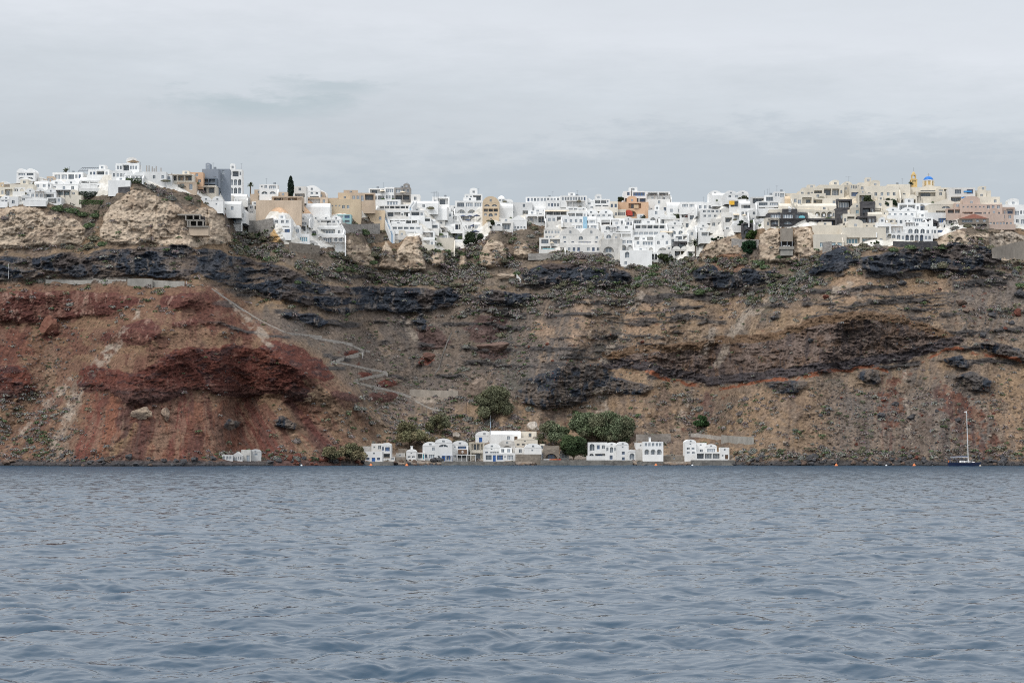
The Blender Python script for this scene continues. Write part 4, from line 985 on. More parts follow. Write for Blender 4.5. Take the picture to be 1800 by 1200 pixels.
print('HOUSES', len(HOUSES))
# ================================================================ plants and rocks
NPR = np.random.RandomState(3)
def leafmat(name, rgb, var=0.35):
    m, nt, b = material(name, 0.9, 0.1)
    at = nt.n('ShaderNodeAttribute'); at.attribute_name = 'leaf_tint'
    nt.l(nt.mix(1.0, at.outputs['Color'], rgb, 'MULTIPLY'), b.inputs['Base Color']); return m
LM = leafmat('foliage', (1, 1, 1))
def cloud_arrays(cen, size, nrm=None, flat=0.0):
    """quads of random tilt at CEN (n,3)"""
    n = len(cen); a = NPR.normal(size=(n, 3)); a /= np.linalg.norm(a, axis=1)[:, None]
    r = NPR.normal(size=(n, 3)); b = np.cross(a, r); b /= np.linalg.norm(b, axis=1)[:, None] + 1e-9
    s = (size * (0.7 + 0.6 * NPR.rand(n)))[:, None]; a = a * s; b = b * s * 0.75
    return np.stack([cen - a - b * .3, cen - a * .2 - b, cen + a + b * .3, cen + a * .2 + b], 1).reshape(-1, 3)
def quad_mesh(name, co, tint, extra=None):
    n = len(co) // 4; me = bpy.data.meshes.new(name)
    ev, ef, et = extra if extra is not None else (np.zeros((0, 3)), np.zeros((0, 4), int), np.zeros((0, 3)))
    allco = np.concatenate([co, ev]).astype(np.float32); idx = np.concatenate([np.arange(4 * n).reshape(-1, 4), ef + 4 * n]).astype(np.int32)
    me.vertices.add(len(allco)); me.vertices.foreach_set('co', allco.ravel()); me.loops.add(idx.size); me.loops.foreach_set('vertex_index', idx.ravel())
    me.polygons.add(len(idx)); me.polygons.foreach_set('loop_start', np.arange(0, idx.size, 4, dtype=np.int32)); me.update(calc_edges=True)
    t = np.concatenate([np.repeat(tint, 4, 0), et]); ca = me.color_attributes.new('leaf_tint', 'FLOAT_COLOR', 'POINT')
    ca.data.foreach_set('color', np.concatenate([t, np.ones((len(t), 1))], 1).astype(np.float32).ravel()); return me
def dome(n_l, rx, rz, tint, leaf, nn=10):
    """leaf clump: half-ellipsoid of leaves over a lumpy core; returns quads, tints, core"""
    d = NPR.normal(size=(n_l, 3)); d[:, 2] = np.abs(d[:, 2]); d /= np.linalg.norm(d, axis=1)[:, None]
    lump = 0.78 + 0.34 * vnoise(d[:, 0] * 2.3 + 40, d[:, 1] * 2.3 + d[:, 2] * 2, int(NPR.randint(999)))
    c = d * np.array([rx, rx * .9, rz]) * (lump * (0.72 + 0.3 * NPR.rand(n_l)))[:, None]
    q = cloud_arrays(c, np.full(n_l, leaf)); t = np.array(tint) * (0.7 + 0.6 * NPR.rand(n_l, 1)) * (1 + 0.08 * NPR.normal(size=(n_l, 3)))
    k = nn; th, ph = np.meshgrid(np.linspace(0, 2 * math.pi, k + 1)[:-1], np.linspace(-.3, math.pi / 2 - .15, 5))
    ev = np.stack([rx * .72 * np.cos(th) * np.cos(ph), rx * .66 * np.sin(th) * np.cos(ph), rz * .72 * np.sin(ph)], -1).reshape(-1, 3) * (0.9 + 0.2 * NPR.rand(th.size, 1))
    ef = np.array([[j * k + i, j * k + (i + 1) % k, (j + 1) * k + (i + 1) % k, (j + 1) * k + i] for j in range(4) for i in range(k)])
    return q, np.clip(t, 0.005, 1), (ev, ef, np.repeat(np.array([tint]) * .95, len(ev), 0))
GREY, OLIVE, GREEN, PURP, DARK = srgb(124, 124, 117), srgb(114, 112, 94), srgb(90, 104, 76), srgb(122, 114, 110), srgb(62, 74, 56)
SHRUBV = []
for i, tint in enumerate((GREY, OLIVE, GREEN, PURP, GREY, OLIVE)):
    q, t, ex = dome(320, 1.0, 0.78, tint, 0.105); SHRUBV.append(quad_mesh('shrub', q, t, ex)); SHRUBV[-1].materials.append(LM)
SH_NAME = ['grey-green', 'olive', 'green', 'purple-grey', 'ash-grey', 'dull olive']
dens = 0.16 * np.ones_like(PX)
def dz(p, v):
    global dens
    w = soft(polys([p]), 8, 5); dens = dens * (1 - w) + v * w
dz([(-60, 430), (400, 420), (400, 450), (-60, 450)], .3); dz([(400, 385), (610, 436), (960, 440), (1240, 455), (1440, 450), (1440, 500), (1230, 520), (820, 510), (560, 490), (410, 440)], 1.2)
dz([(820, 500), (1130, 500), (1130, 530), (1080, 560), (1040, 540), (1010, 530), (960, 560), (940, 620), (900, 680), (860, 640), (800, 560)], .75); dz([(560, 560), (820, 540), (900, 700), (700, 740), (600, 680)], .40)
dz([(1130, 500), (1420, 480), (1420, 520), (1200, 560)], .5); dz([(1430, 430), (1760, 420), (1770, 450), (1500, 452)], 1.1); dz([(1590, 470), (1800, 450), (1800, 500), (1620, 495)], .5); dz([(1380, 480), (1440, 480), (1380, 530), (1330, 560)], .9)
dz([(-60, 690), (120, 680), (130, 810), (-60, 810)], .45); dz([(640, 720), (900, 700), (940, 760), (1000, 800), (700, 780)], .6); dz([(1180, 690), (1300, 700), (1340, 800), (1180, 770)], .35)
dz([(130, 560), (600, 600), (600, 800), (130, 800)], .05)
dens *= (1 - 0.75 * np.clip(rock + rd, 0, 1)) * (1 - 0.9 * tn) * (1 - m_rs * .9); dens *= np.clip(1 - m_town + np.maximum(gap, 0) * 1.5, 0, 1.3); dens *= sstep(fbm(PX / 30, PY / 16, 91, 3), 0.32, 0.6) * 1.25
dens[PY > 812] = 0
shore_b = ((PX > 1290) | (PX < 130) | ((PX > 340) & (PX < 620))) & (PY > 792) & (PY < 808); dens[shore_b] = .55
cand = []
for _ in range(60000):
    px, py = NPR.uniform(-40, 1840), NPR.uniform(330, 812)
    if NPR.rand() < mask_at(dens, px, py) * .85:
        r = 1.7 + 3.2 * NPR.rand() ** 2 + (4.2 * NPR.rand() ** 2 if py < 560 or py > 690 else 0)
        if 430 < py < 540 and mask_at(dens, px, py) > .5: r += 2.2 * NPR.rand() + .8
        cand.append((r, px, py))
FEAT = [(925, 395, 9), (938, 402, 9), (932, 416, 9), (944, 412, 8), (262, 330, 11), (282, 338, 10), (300, 350, 10), (318, 328, 9), (356, 340, 8), (330, 350, 9), (248, 324, 8), (100, 368, 12), (124, 372, 13), (146, 378, 12), (170, 380, 11), (160, 398, 12), (168, 420, 14), (120, 436, 9), (160, 434, 12), (182, 430, 10), (92, 434, 7),
        (420, 410, 12), (446, 416, 14), (468, 420, 12), (430, 426, 10), (492, 432, 8), (560, 444, 10), (585, 448, 12), (640, 410, 10), (655, 400, 8), (648, 425, 9), (655, 462, 9), (770, 432, 8), (825, 440, 8), (806, 440, 8), (640, 500, 5), (1090, 448, 11), (1020, 452, 12), (980, 454, 12), (1050, 454, 11), (1150, 470, 12), (1190, 466, 13), (1210, 456, 11), (1175, 480, 12), (1120, 500, 10), (1230, 515, 12), (1250, 510, 11),
        (1330, 465, 9), (1345, 470, 10), (1395, 492, 10), (1410, 482, 10), (1385, 506, 9), (1470, 436, 8), (1545, 436, 9), (1570, 440, 10), (1600, 436, 9), (1660, 436, 9), (1680, 402, 9), (1700, 398, 9), (1720, 404, 8), (1740, 436, 9), (1640, 470, 12), (1660, 468, 12), (1680, 490, 10), (880, 590, 9), (905, 555, 9), (915, 560, 8), (820, 610, 9), (815, 650, 10), (828, 606, 7), (625, 718, 12), (585, 640, 8), (520, 776, 9), (1408, 806, 9), (1455, 802, 10), (1480, 800, 10), (1340, 800, 9), (1325, 795, 9), (400, 780, 8), (486, 806, 9), (520, 808, 9), (1230, 720, 9), (860, 745, 9), (905, 735, 10), (930, 720, 9)]
cand = sorted([(r_, x_, y_) for x_, y_, r_ in FEAT] + cand, key=lambda c: -c[0])
def zone_of(px, py):
    if py < 408: return 'growing among the rim houses and tan rocks'
    if py < 470: return 'in the scrub belt just under the town'
    if py < 560: return 'on the slope between the dark lava ledges'
    if py < 700: return 'on the brown mid slope'
    if py < 790: return 'on the lower slope above the shore'
    return 'behind the rocks along the shoreline'
for i, (r, px, py) in enumerate(cand[:290]):
    g = ground(px, py); s = r * g.y / FPX; v = NPR.randint(6)
    if py > 790: v = [0, 3, 4, 0, 4, 5][v]
    if 360 < py < 430 and 90 < px < 190 and NPR.rand() < .6: v = 2
    o = link('shrub', SHRUBV[v]); o.location = g + Vector((0, .3, -.1 * s)); o.scale = (s * NPR.uniform(1.0, 1.5), s * 1.1, s * NPR.uniform(.8, 1.1)); o.rotation_euler = (0, 0, NPR.uniform(0, 6.28))
    tag(o, f"{SH_NAME[v]} rounded shrub {zone_of(px, py)}", 'shrub', f"{SH_NAME[v]} shrubs {zone_of(px, py)}")
qs, ts = [], []
lowq = [dome(46, 1.0, .75, c, .24) for c in (GREY, OLIVE, PURP, GREY, GREEN, PURP)]
for r, px, py in cand[290:]:
    g = ground(px, py); s = r * g.y / FPX * .95; q, t, ex = lowq[NPR.randint(6)]; a = NPR.uniform(0, 6.28); R_ = np.array([[math.cos(a), -math.sin(a), 0], [math.sin(a), math.cos(a), 0], [0, 0, 1]])
    qs.append((q * s * np.array([1.2, 1.2, 1])) @ R_.T + np.array(g)); ts.append(t * NPR.uniform(.8, 1.2))
print('SHRUBS', len(cand))
o = link('low_scrub', quad_mesh('low_scrub', np.concatenate(qs), np.concatenate(ts)), LM); tag(o, kind='stuff')

# trees: trunk and limbs, crown of leaf clumps
BARK = flat('bark', (0.11, 0.085, 0.065), 0.95, 0.1)
def tree(px, py_base, wpx, hpx, tints, label, nclump=14, leaf=.30, dens_=1.0, group=None, name='tree', trunk=.22, depth=None, droop=0.0, seed=0):
    global NPR
    keep = NPR; NPR = np.random.RandomState(100 + seed + int(px)); g = ground(px, py_base) if depth is None else P(px, py_base, depth); mp = g.y / FPX; w, h = wpx * mp, hpx * mp
    root = link(name, None, loc=g); Q, T = [], []; t = MB(); th = h * trunk
    t.tube((0, 0, -.6), (0.1 * w * NPR.uniform(-.3, .3), 0, th), max(.12, w * .03), max(.09, w * .022))
    for k in range(int(nclump * 1.35)):
        a = NPR.uniform(0, 6.28); rr = math.sqrt(NPR.rand()) * .43 * w; f = NPR.rand()
        zz = th + (h - th) * (.18 + .62 * f) ; rr *= math.sqrt(max(.12, 1 - (max(0, f - .25) / .8) ** 2))
        c = np.array([rr * math.cos(a), rr * math.sin(a) * .8, zz]); cr = NPR.uniform(.11, .24) * min(w, h * 1.1)
        n = int(230 * dens_ * (cr / (leaf * 5)) ** 1.4) + 40
        d = NPR.normal(size=(n, 3)); d /= np.linalg.norm(d, axis=1)[:, None]; rad = cr * (0.35 + 0.75 * NPR.rand(n) ** .6)
        pts = c + d * rad[:, None] * np.array([1, 1, .8 + droop]); pts[:, 2] -= droop * cr * NPR.rand(n); pts[:, 2] = np.maximum(pts[:, 2], .15)
        Q.append(cloud_arrays(pts, np.full(n, leaf))); tc = np.array(tints[NPR.randint(len(tints))]) * NPR.uniform(.72, 1.25); T.append(tc * (0.7 + 0.6 * NPR.rand(n, 1)))
        t.tube((0, 0, th * .8), tuple(c), max(.06, w * .012), .03, 5)
    link('crown', quad_mesh('crown', np.concatenate(Q), np.clip(np.concatenate(T), .003, 1)), LM, root); t.build('trunk', BARK, root)
    NPR = keep; return tag(root, label, 'tree', group)
TAM, TAM2, TAM3 = srgb(112, 110, 84), srgb(126, 118, 92), srgb(106, 108, 86)
DG, DG2 = srgb(110, 120, 94), srgb(98, 108, 82)
tree(722, 788, 62, 50, [TAM2, TAM], 'broad olive-brown tamarisk behind the small white vaulted hut', 16, .26, seed=1); tree(772, 764, 46, 36, [TAM, TAM3], 'olive tamarisk higher up behind the tall vaulted shore house', 13, .26, seed=2)
tree(752, 786, 30, 26, [TAM2], 'low olive-brown tamarisk beside the flat white shore house', 8, .25, seed=3)
tree(867, 738, 66, 66, [TAM, TAM3, TAM3], 'large dark olive tree alone on the slope above the flagpole', 26, .28, seed=4, trunk=.04)
tree(578, 812, 42, 32, [TAM, TAM2], 'rounded olive tamarisk at the water right of the grey ruins', 12, .25, seed=5, trunk=.1); tree(618, 813, 48, 36, [TAM2, TAM], 'olive tamarisk against the leftmost white shore house', 14, .25, seed=6, trunk=.1)
tree(968, 786, 48, 50, [DG, TAM3], 'mid green tree between the cream houses and the big grove', 14, .28, seed=7); tree(990, 782, 36, 40, [DG2, DG], 'green tree tucked behind the round quayside tree', 10, .28, seed=8)
tree(1026, 782, 66, 60, [DG, DG2], 'leftmost tall tree of the green grove behind the quay', 16, .3, seed=9); tree(1062, 782, 68, 60, [DG, DG2, TAM3], 'middle tree of the green grove behind the quay houses', 16, .3, seed=10); tree(1094, 782, 54, 50, [DG, TAM3], 'rightmost tree of the green grove, near the stained stone walls', 14, .3, seed=11)
tree(1044, 786, 60, 44, [TAM3, DG2], 'lower olive fringe of the green grove right behind the quay houses', 14, .28, seed=41)
tree(1080, 786, 50, 38, [TAM3, DG], 'lower right fringe of the grove above the vaulted quay houses', 12, .28, seed=42)
tree(1008, 810, 50, 47, [srgb(76, 90, 62), srgb(66, 80, 56)], 'round bushy green tree standing on the concrete quay', 20, .26, seed=12, trunk=.16, dens_=1.2)
tree(1233, 753, 30, 26, [srgb(62, 84, 54)], 'dense round green bush alone on the bare slope above the right house', 10, .25, seed=13, trunk=.05)
tree(1318, 448, 34, 26, [srgb(40, 62, 44), srgb(46, 70, 48)], 'dark round green tree in the gap between tan cliffs', 12, .28, seed=14, trunk=.05, dens_=1.3); tree(1322, 424, 22, 20, [srgb(66, 88, 50), srgb(76, 96, 54)], 'bright green dome-shaped tree on the ledge above the dark round tree', 8, .28, seed=15, trunk=.06, dens_=1.3)
tree(1563, 366, 36, 18, [srgb(44, 58, 42)], 'dark spreading tree among cream and white houses, below the church side', 10, .28, seed=16, trunk=.1)
tree(1091, 358, 14, 13, [srgb(66, 76, 54)], 'small dark bushy tree on the skyline left of the blue-windowed house', 6, .25, seed=17); tree(1307, 356, 22, 13, [srgb(74, 80, 62)], 'grey-green bush in front of the barrel-vaulted skyline houses', 7, .25, seed=18, trunk=.1)
tree(1130, 391, 26, 13, [srgb(72, 80, 66)], 'grey-green bush under the large orange wall', 7, .25, seed=19, trunk=.1); tree(1186, 389, 24, 13, [srgb(80, 88, 68)], 'pale green tree between white terraces right of the orange wall', 7, .25, seed=20, trunk=.12)
tree(1212, 386, 22, 10, [srgb(140, 92, 100), srgb(120, 88, 84)], 'pinkish flowering bush on a white terrace below the barrel roofs', 6, .22, seed=21, trunk=.1); tree(835, 432, 40, 24, [srgb(54, 66, 48)], 'dark green bushes round the palm at the edge of white terraces', 10, .28, seed=22, trunk=.05)
tree(1170, 462, 62, 16, [srgb(58, 68, 46), srgb(70, 78, 52)], 'dark garden hedge mass under the big blind-arch house', 16, .26, seed=23, trunk=.05); tree(1186, 452, 40, 14, [srgb(84, 52, 46), srgb(72, 66, 48)], 'red-leaved bushes in the garden round a folded parasol', 9, .24, seed=24, trunk=.05)
tree(580, 408, 22, 12, [srgb(50, 58, 44)], 'dark bush sprawling over white terraces under vaulted houses', 7, .25, seed=25, trunk=.1); tree(1262, 424, 32, 9, [srgb(56, 72, 58)], 'clipped green planting on top of the tan cliff by white walls', 8, .24, seed=26, trunk=.05); tree(1305, 404, 14, 20, [srgb(48, 62, 46)], 'narrow dark shrub beside the dark stone porch house', 6, .25, seed=27, trunk=.05)
tree(866, 406, 14, 22, [srgb(62, 70, 50)], 'dark upright bush between tall peach house and gabled house', 6, .25, seed=28, trunk=.05); tree(1525, 360, 18, 18, [srgb(70, 80, 58)], 'olive bush behind the cream summit house', 6, .25, seed=29, trunk=.05); tree(1500, 428, 16, 7, [srgb(60, 74, 50)], 'small clipped bush in front of the long cream hotel wing', 5, .22, seed=30, trunk=.05); tree(1538, 430, 22, 8, [srgb(58, 72, 48)], 'wide clipped hedge at the right end of the cream hotel wing', 6, .22, seed=31, trunk=.05)
# hedge, cypress, palms
def hedge(x0, x1, yb, hp, tint, label):
    c = ground((x0 + x1) / 2, yb); mp = c.y / FPX; w, h = (x1 - x0) * mp, hp * mp; root = link('hedge', None, loc=c); n = int(w * 90)
    pts = np.stack([NPR.uniform(-w / 2, w / 2, n), NPR.uniform(-1.3, -.2, n), NPR.rand(n) * h], 1)
    link('foliage', quad_mesh('foliage', cloud_arrays(pts, np.full(n, .2)), np.array(tint) * (0.7 + .6 * NPR.rand(n, 1))), LM, root); tag(root, label, 'hedge')
hedge(138, 190, 346, 9, srgb(44, 58, 46), 'long dark clipped hedge under the white porch terrace, left skyline cluster')
hedge(140, 214, 360, 8, srgb(72, 92, 58), 'grassy green terrace hedge below the dark clipped hedge'); hedge(226, 252, 322, 8, srgb(62, 78, 54), 'short green hedge at top of the biggest tan cliff')
def cypress():
    g = ground(511, 350); mp = g.y / FPX; h, w = 38 * mp, 12 * mp; root = link('cypress_tree', None, loc=g); n = 3200
    z = NPR.rand(n) ** .8; r = w / 2 * np.sin(np.clip(z * .93 + .07, 0, 1) * math.pi) ** .55 * (1 - .25 * z); a = NPR.uniform(0, 6.28, n); k = (0.55 + .5 * NPR.rand(n)) * (.85 + .3 * vnoise(a * 2, z * 14, 5))
    link('crown', quad_mesh('crown', cloud_arrays(np.stack([r * k * np.cos(a), r * k * np.sin(a), .5 + z * h], 1), np.full(n, .26)), np.array(srgb(46, 58, 50)) * (.65 + .7 * NPR.rand(n, 1))), LM, root)
    t = MB(); t.tube((0, 0, -1), (0, 0, h * .8), .22, .05); t.build('trunk', BARK, root); tag(root, 'tall narrow dark cypress standing alone on the skyline', 'tree'); LANDMARKS.append(('tall skyline cypress', 511, 330))
cypress()
# potted plants and climbers on the terraces
for k, (h_, i) in enumerate([(h, i) for h in HOUSES[20:] for i in range(1)]):
    if NPR.rand() > .34 or h_[4] > 470: continue
    o_ = h_[0]; x = NPR.uniform(h_[1], h_[3]); p = P(x, h_[4] - 1, o_.location.y - 1.0); s = NPR.uniform(.4, 1.1); v = NPR.randint(6)
    o = link('terrace_plant', SHRUBV[2 if NPR.rand() < .6 else 1]); o.location = p; o.scale = (s * NPR.uniform(.8, 1.8), s * .8, s * NPR.uniform(.8, 1.6)); tag(o, 'small green plant standing on a house terrace in the rim town', 'plant', 'plants on the house terraces')
def palm(px, py, hp, rp, label):
    g = ground(px, py); mp = g.y / FPX; h, r = hp * mp, rp * mp; root = link('palm_tree', None, loc=g); t = MB(); t.tube((0, 0, -1), (.1, 0, h), .26, .2); t.build('trunk', BARK, root); Q, T = [], []
    fr = MB(); R = random.Random(int(px))
    for k in range(26):
        a = R.uniform(0, 6.28); e = R.uniform(-.2, 1.3); L = r * R.uniform(.85, 1.15); prev = None; dirv = Vector((math.cos(a) * math.cos(e), math.sin(a) * math.cos(e), math.sin(e))); p = Vector((.1, 0, h)); side = Vector((-math.sin(a), math.cos(a), 0))
        for s_ in range(6):
            wv = .34 * (1 - abs(s_ / 5 - .4) * 1.3) + .05; cur = (p - side * wv - Vector((0, 0, .12)), p + Vector((0, 0, .05)), p + side * wv - Vector((0, 0, .12)))
            if prev: fr.face([prev[0], prev[1], cur[1], cur[0]]); fr.face([prev[1], prev[2], cur[2], cur[1]])
            prev = cur; p = p + dirv * (L / 5); dirv = (dirv + Vector((0, 0, -.26))).normalized()
    fr.build('crown', flat('palm_green', (0.07, 0.085, 0.05), .8) if 'palm_green' not in bpy.data.materials else bpy.data.materials['palm_green'], root); return tag(root, label, 'palm tree')
palm(440, 341, 16, 6, 'tall thin palm on the skyline right of the arcaded white block'); palm(116, 305, 6, 6, 'small bare palm on the roof terraces of left skyline'); palm(826, 428, 16, 11, 'broad palm among dark bushes below navy parasols')
palm(787, 420, 8, 7, 'small palm beside the blank cream wall of the terraced hotel'); palm(798, 420, 7, 6, 'short palm right beside another on white terrace'); palm(1222, 452, 24, 11, 'palm in front of the dark stone basement by white walls'); palm(1601, 326, 3, 5, 'low dark palm top on skyline left of the bell tower')

# boulders
def rock_mesh(seed, rgb=None):
    bm = bmesh.new(); bmesh.ops.create_icosphere(bm, subdivisions=4, radius=1); R = np.random.RandomState(seed)
    pl = [Vector(R.normal(size=3)).normalized() for _ in range(14)]; pd = R.uniform(.5, .9, 14)
    for v in bm.verts:
        for n_, d_ in zip(pl, pd):
            q = v.co.dot(n_)
            if q > d_: v.co -= n_ * (q - d_)
        pass
    cs = np.array([v.co for v in bm.verts]); k_ = 1 + .42 * (ridged(cs[:, 0] * 1.7 + 9 + cs[:, 1], cs[:, 2] * 2.2 + 9 - cs[:, 1] * .6, seed, 4, .6) - .55)
    for v, kk in zip(bm.verts, k_): v.co *= kk
    me = bpy.data.meshes.new('boulder'); bm.to_mesh(me); bm.free(); return me
def rockmat(name, c1, c2):
    m, nt, b = material(name, .95, .1); g = nt.n('ShaderNodeTexCoord').outputs['Object']; nt.l(nt.mix(nt.maprange(nt.noise(g, 1.8, 5, .65), .35, .65), c1, c2), b.inputs['Base Color'])
    bp = nt.n('ShaderNodeBump', Strength=.7, Distance=.2); nt.l(nt.noise(g, 4, 4), bp.inputs['Height']); nt.l(bp.outputs[0], b.inputs['Normal']); return m
RM = [('dark grey', rockmat('dark_basalt', srgb(54, 56, 60), srgb(88, 86, 86))), ('brown', rockmat('brown_rock', srgb(84, 70, 62), srgb(112, 98, 88))), ('pale', rockmat('pale_rock', srgb(120, 110, 100), srgb(150, 136, 122))), ('reddish', rockmat('red_rock', srgb(84, 52, 46), srgb(112, 74, 62)))]
ROCKV = [[None] * 5 for _ in RM]
for i, (_, m_) in enumerate(RM):
    for k in range(5): ROCKV[i][k] = rock_mesh(10 + k); ROCKV[i][k].materials.append(m_)
def boulder(px, py, r, ci, label=None, group=None):
    g = ground(px, py); s = r * g.y / FPX; o = link('boulder', ROCKV[ci][NPR.randint(5)]); o.location = g + Vector((0, 0, s * .25)); o.scale = (s * NPR.uniform(.9, 1.3), s, s * NPR.uniform(.65, .95)); o.rotation_euler = (NPR.uniform(-.3, .3), NPR.uniform(-.3, .3), NPR.uniform(0, 6.28))
    tag(o, label or f"{RM[ci][0]} {group[0]}", 'boulder', f"{RM[ci][0]} {group[1]}")
def outcrop(px, py, wpx, hpx, c1, c2, label):
    g = ground(px, py); mp = g.y / FPX; me = rock_mesh(int(px)); o = link('rock_outcrop', me, rockmat('outcrop_rock', c1, c2)); o.location = g + Vector((0, .5, hpx * mp * .42)); o.scale = (wpx * mp / 2 * 1.15, 2.2, hpx * mp / 2 * 1.15); tag(o, label, 'rock')
outcrop(244, 737, 40, 24, srgb(110, 98, 88), srgb(160, 142, 122), 'big pale blocky outcrop standing out of the red lower slope'); outcrop(291, 740, 15, 26, srgb(100, 88, 80), srgb(150, 132, 114), 'narrow pale outcrop right of the big blocky one on red slope'); outcrop(538, 704, 28, 22, srgb(104, 90, 80), srgb(160, 138, 112), 'pale tan outcrop at right edge of the dark red cinder cliff'); outcrop(1000, 765 - 10, 2, 2, srgb(150, 140, 130), srgb(170, 160, 150), 'tiny pale stone') if False else None
outcrop(936, 756, 26, 16, srgb(150, 142, 132), srgb(190, 182, 172), 'whitish rock mound behind the cream shore houses'); outcrop(800, 772, 14, 14, srgb(120, 112, 104), srgb(150, 142, 132), 'grey pale rock behind the tall vaulted shore house')
outcrop(845, 700, 34, 38, srgb(104, 92, 84), srgb(146, 130, 116), 'pale weathered outcrop left of the large dark olive tree'); outcrop(868, 618, 50, 20, srgb(92, 74, 68), srgb(116, 98, 88), 'layered purplish outcrop in middle slope'); outcrop(755, 634, 22, 16, srgb(84, 62, 56), srgb(104, 80, 70), 'round dark red outcrop in middle of the slope')
outcrop(86, 592, 28, 36, srgb(100, 66, 56), srgb(118, 86, 72), 'tall rounded red-brown rock below the red wall'); outcrop(880, 490, 42, 12, srgb(140, 124, 108), srgb(160, 146, 130), 'tan rock platform beside a ruined hut on mid slope')
for px, py, r, ci in ((1548, 732, 9, 0), (1603, 736, 10, 0), (1572, 712, 7, 0), (1684, 740, 7, 0), (1785, 482, 8, 0), (1792, 520, 10, 0), (1745, 556, 9, 0), (1728, 592, 8, 0), (1700, 548, 8, 1), (1690, 535, 10, 1), (1788, 552, 10, 3), (1778, 570, 6, 0), (1766, 490, 5, 2), (1453, 524, 7, 3), (1390, 512, 6, 0), (1585, 500, 8, 0), (1380, 780, 6, 2), (1506, 728, 4, 2), (1428, 790, 6, 1), (1604, 798, 6, 1), (1614, 806, 7, 3), (1340, 806, 7, 0), (1520, 812, 6, 0), (1360, 560, 6, 0), (1425, 600, 7, 0)):
    boulder(px, py, r, ci, group=('large boulder resting on the right-hand slope', 'boulders on the right slope'))
for _ in range(70):
    z = NPR.rand(); px, py = (NPR.uniform(1440, 1760), NPR.uniform(690, 800)) if z < .55 else (NPR.uniform(1600, 1800), NPR.uniform(500, 600)) if z < .8 else (NPR.uniform(900, 1150), NPR.uniform(560, 640))
    boulder(px, py, NPR.uniform(2.2, 4.5), NPR.choice([0, 1, 1, 2, 3]), group=('small boulder lying on the scree slope', 'small boulders on the scree'))
for _ in range(210):
    px = NPR.choice([NPR.uniform(1290, 1810), NPR.uniform(-10, 380), NPR.uniform(460, 640), NPR.uniform(690, 780)], p=[.47, .28, .15, .1]); py = NPR.uniform(803, 818.5)
    boulder(px, py, 2.6 + 5.5 * NPR.rand() ** 2.2, NPR.choice([0, 0, 0, 1]) if not 460 < px < 640 else NPR.choice([0, 3, 3]), group=('shore rock at the edge of the water', 'rocks along the waterline'))
vs, fs, ms, n0 = [], [], [], 0
base_r = [rock_mesh(60 + k) for k in range(3)]; RB = []
for me_ in base_r:
    bm = bmesh.new(); bmesh.ops.create_icosphere(bm, subdivisions=1, radius=1); v_ = np.array([v.co for v in bm.verts]) * (0.75 + .5 * NPR.rand(len(bm.verts), 1)); f_ = np.array([[v.index for v in f.verts] for f in bm.faces]); bm.free(); RB.append((v_, f_)); bpy.data.meshes.remove(me_)
for _ in range(3600):
    z = NPR.rand()
    if z < .35: px, py = NPR.uniform(1420, 1800), NPR.uniform(680, 812)
    elif z < .5: px, py = NPR.uniform(1560, 1840), NPR.uniform(490, 610)
    elif z < .62: px, py = NPR.uniform(860, 1180), NPR.uniform(540, 690)
    elif z < .75: px, py = NPR.uniform(0, 200), NPR.uniform(580, 810)
    elif z < .88: px, py = NPR.uniform(-20, 1820), NPR.uniform(804, 819); py = py if not 640 < px < 1290 else 818
    else: px, py = NPR.uniform(0, 1800), NPR.uniform(500, 800)
    g = ground(px, py); s = NPR.uniform(.7, 1.9) * g.y / FPX * (1.4 if py > 804 else 1); v_, f_ = RB[NPR.randint(3)]
    vs.append(v_ * s * NPR.uniform(.7, 1.2, 3) + np.array(g)); fs.append(f_ + n0); n0 += len(v_); c_ = NPR.choice([0, 1, 2, 3], p=[.38, .34, .18, .1]); ms.append(np.full(len(f_), 0 if py > 808 else c_))
me = faces_mesh('rubble', np.concatenate(vs).tolist(), np.concatenate(fs).tolist(), np.concatenate(ms)); tag(link('rubble', me, [m_ for _, m_ in RM]), kind='stuff')
# ================================================================ the shore hamlet
def S_(*a, **k): return make_house(*a, **k)
def shoreY(px): return depth_at(px, 815.5)
# quay slabs and low walls (top just above the water)
QUAY = stonework('weathered_quay_stone', (.10, .095, .09), (.24, .225, .20), .9)
def slab(x0, x1, ytop, depth, mat, name, label, cat, front=None, ybot=819.5):
    Y = (front or min(shoreY(x0), shoreY(x1)) - 1.0); a, b_ = P(x0, ytop, Y), P(x1, ybot, Y); t = MB(); t.box(a.x, 0, -.8, b_.x, depth, a.z)
    n = max(2, int((b_.x - a.x) / 3)); 
    for k in range(n): xx = a.x + (b_.x - a.x) * (k + .5) / n; t.box(xx - 1.3, -.08, -.8, xx + 1.3, -.003, a.z - .15 - .1 * RND.random())
    o = t.build(name, mat); o.location = (0, Y, 0); tag(o, label, cat); return o
slab(950, 1112, 808.6, 12, QUAY, 'stone_quay', 'long low concrete quay in front of the arched shore houses', 'quay')
slab(1218, 1292, 808.4, 10, QUAY, 'stone_quay', 'short quay under the rightmost white shore house', 'quay'); slab(1120, 1166, 810.5, 9, QUAY, 'stone_quay', 'low stone footing under the big white three-window house', 'quay')
slab(776, 905, 810.6, 10, QUAY, 'stone_quay', 'brown rock-built landing below the white canopy terrace', 'quay'); slab(640, 690, 811.2, 8, QUAY, 'stone_quay', 'low landing under leftmost blue-shuttered shore house', 'quay')
def SH(x0, y0, x1, y1, c, r, st, lab, back=0.0, opt='', yaw=0, dep=None):
    """a shore house BACK metres behind the waterline"""
    return make_house(x0, y0, x1, y1, c, r, st.replace('/', '|'), lab, None, yaw, dep, 'house', 'shore_house', opt, None, shoreY((x0 + x1) / 2) + back if y1 > 798 or back < 12 else depth_at((x0 + x1) / 2, y1, True) - .8)
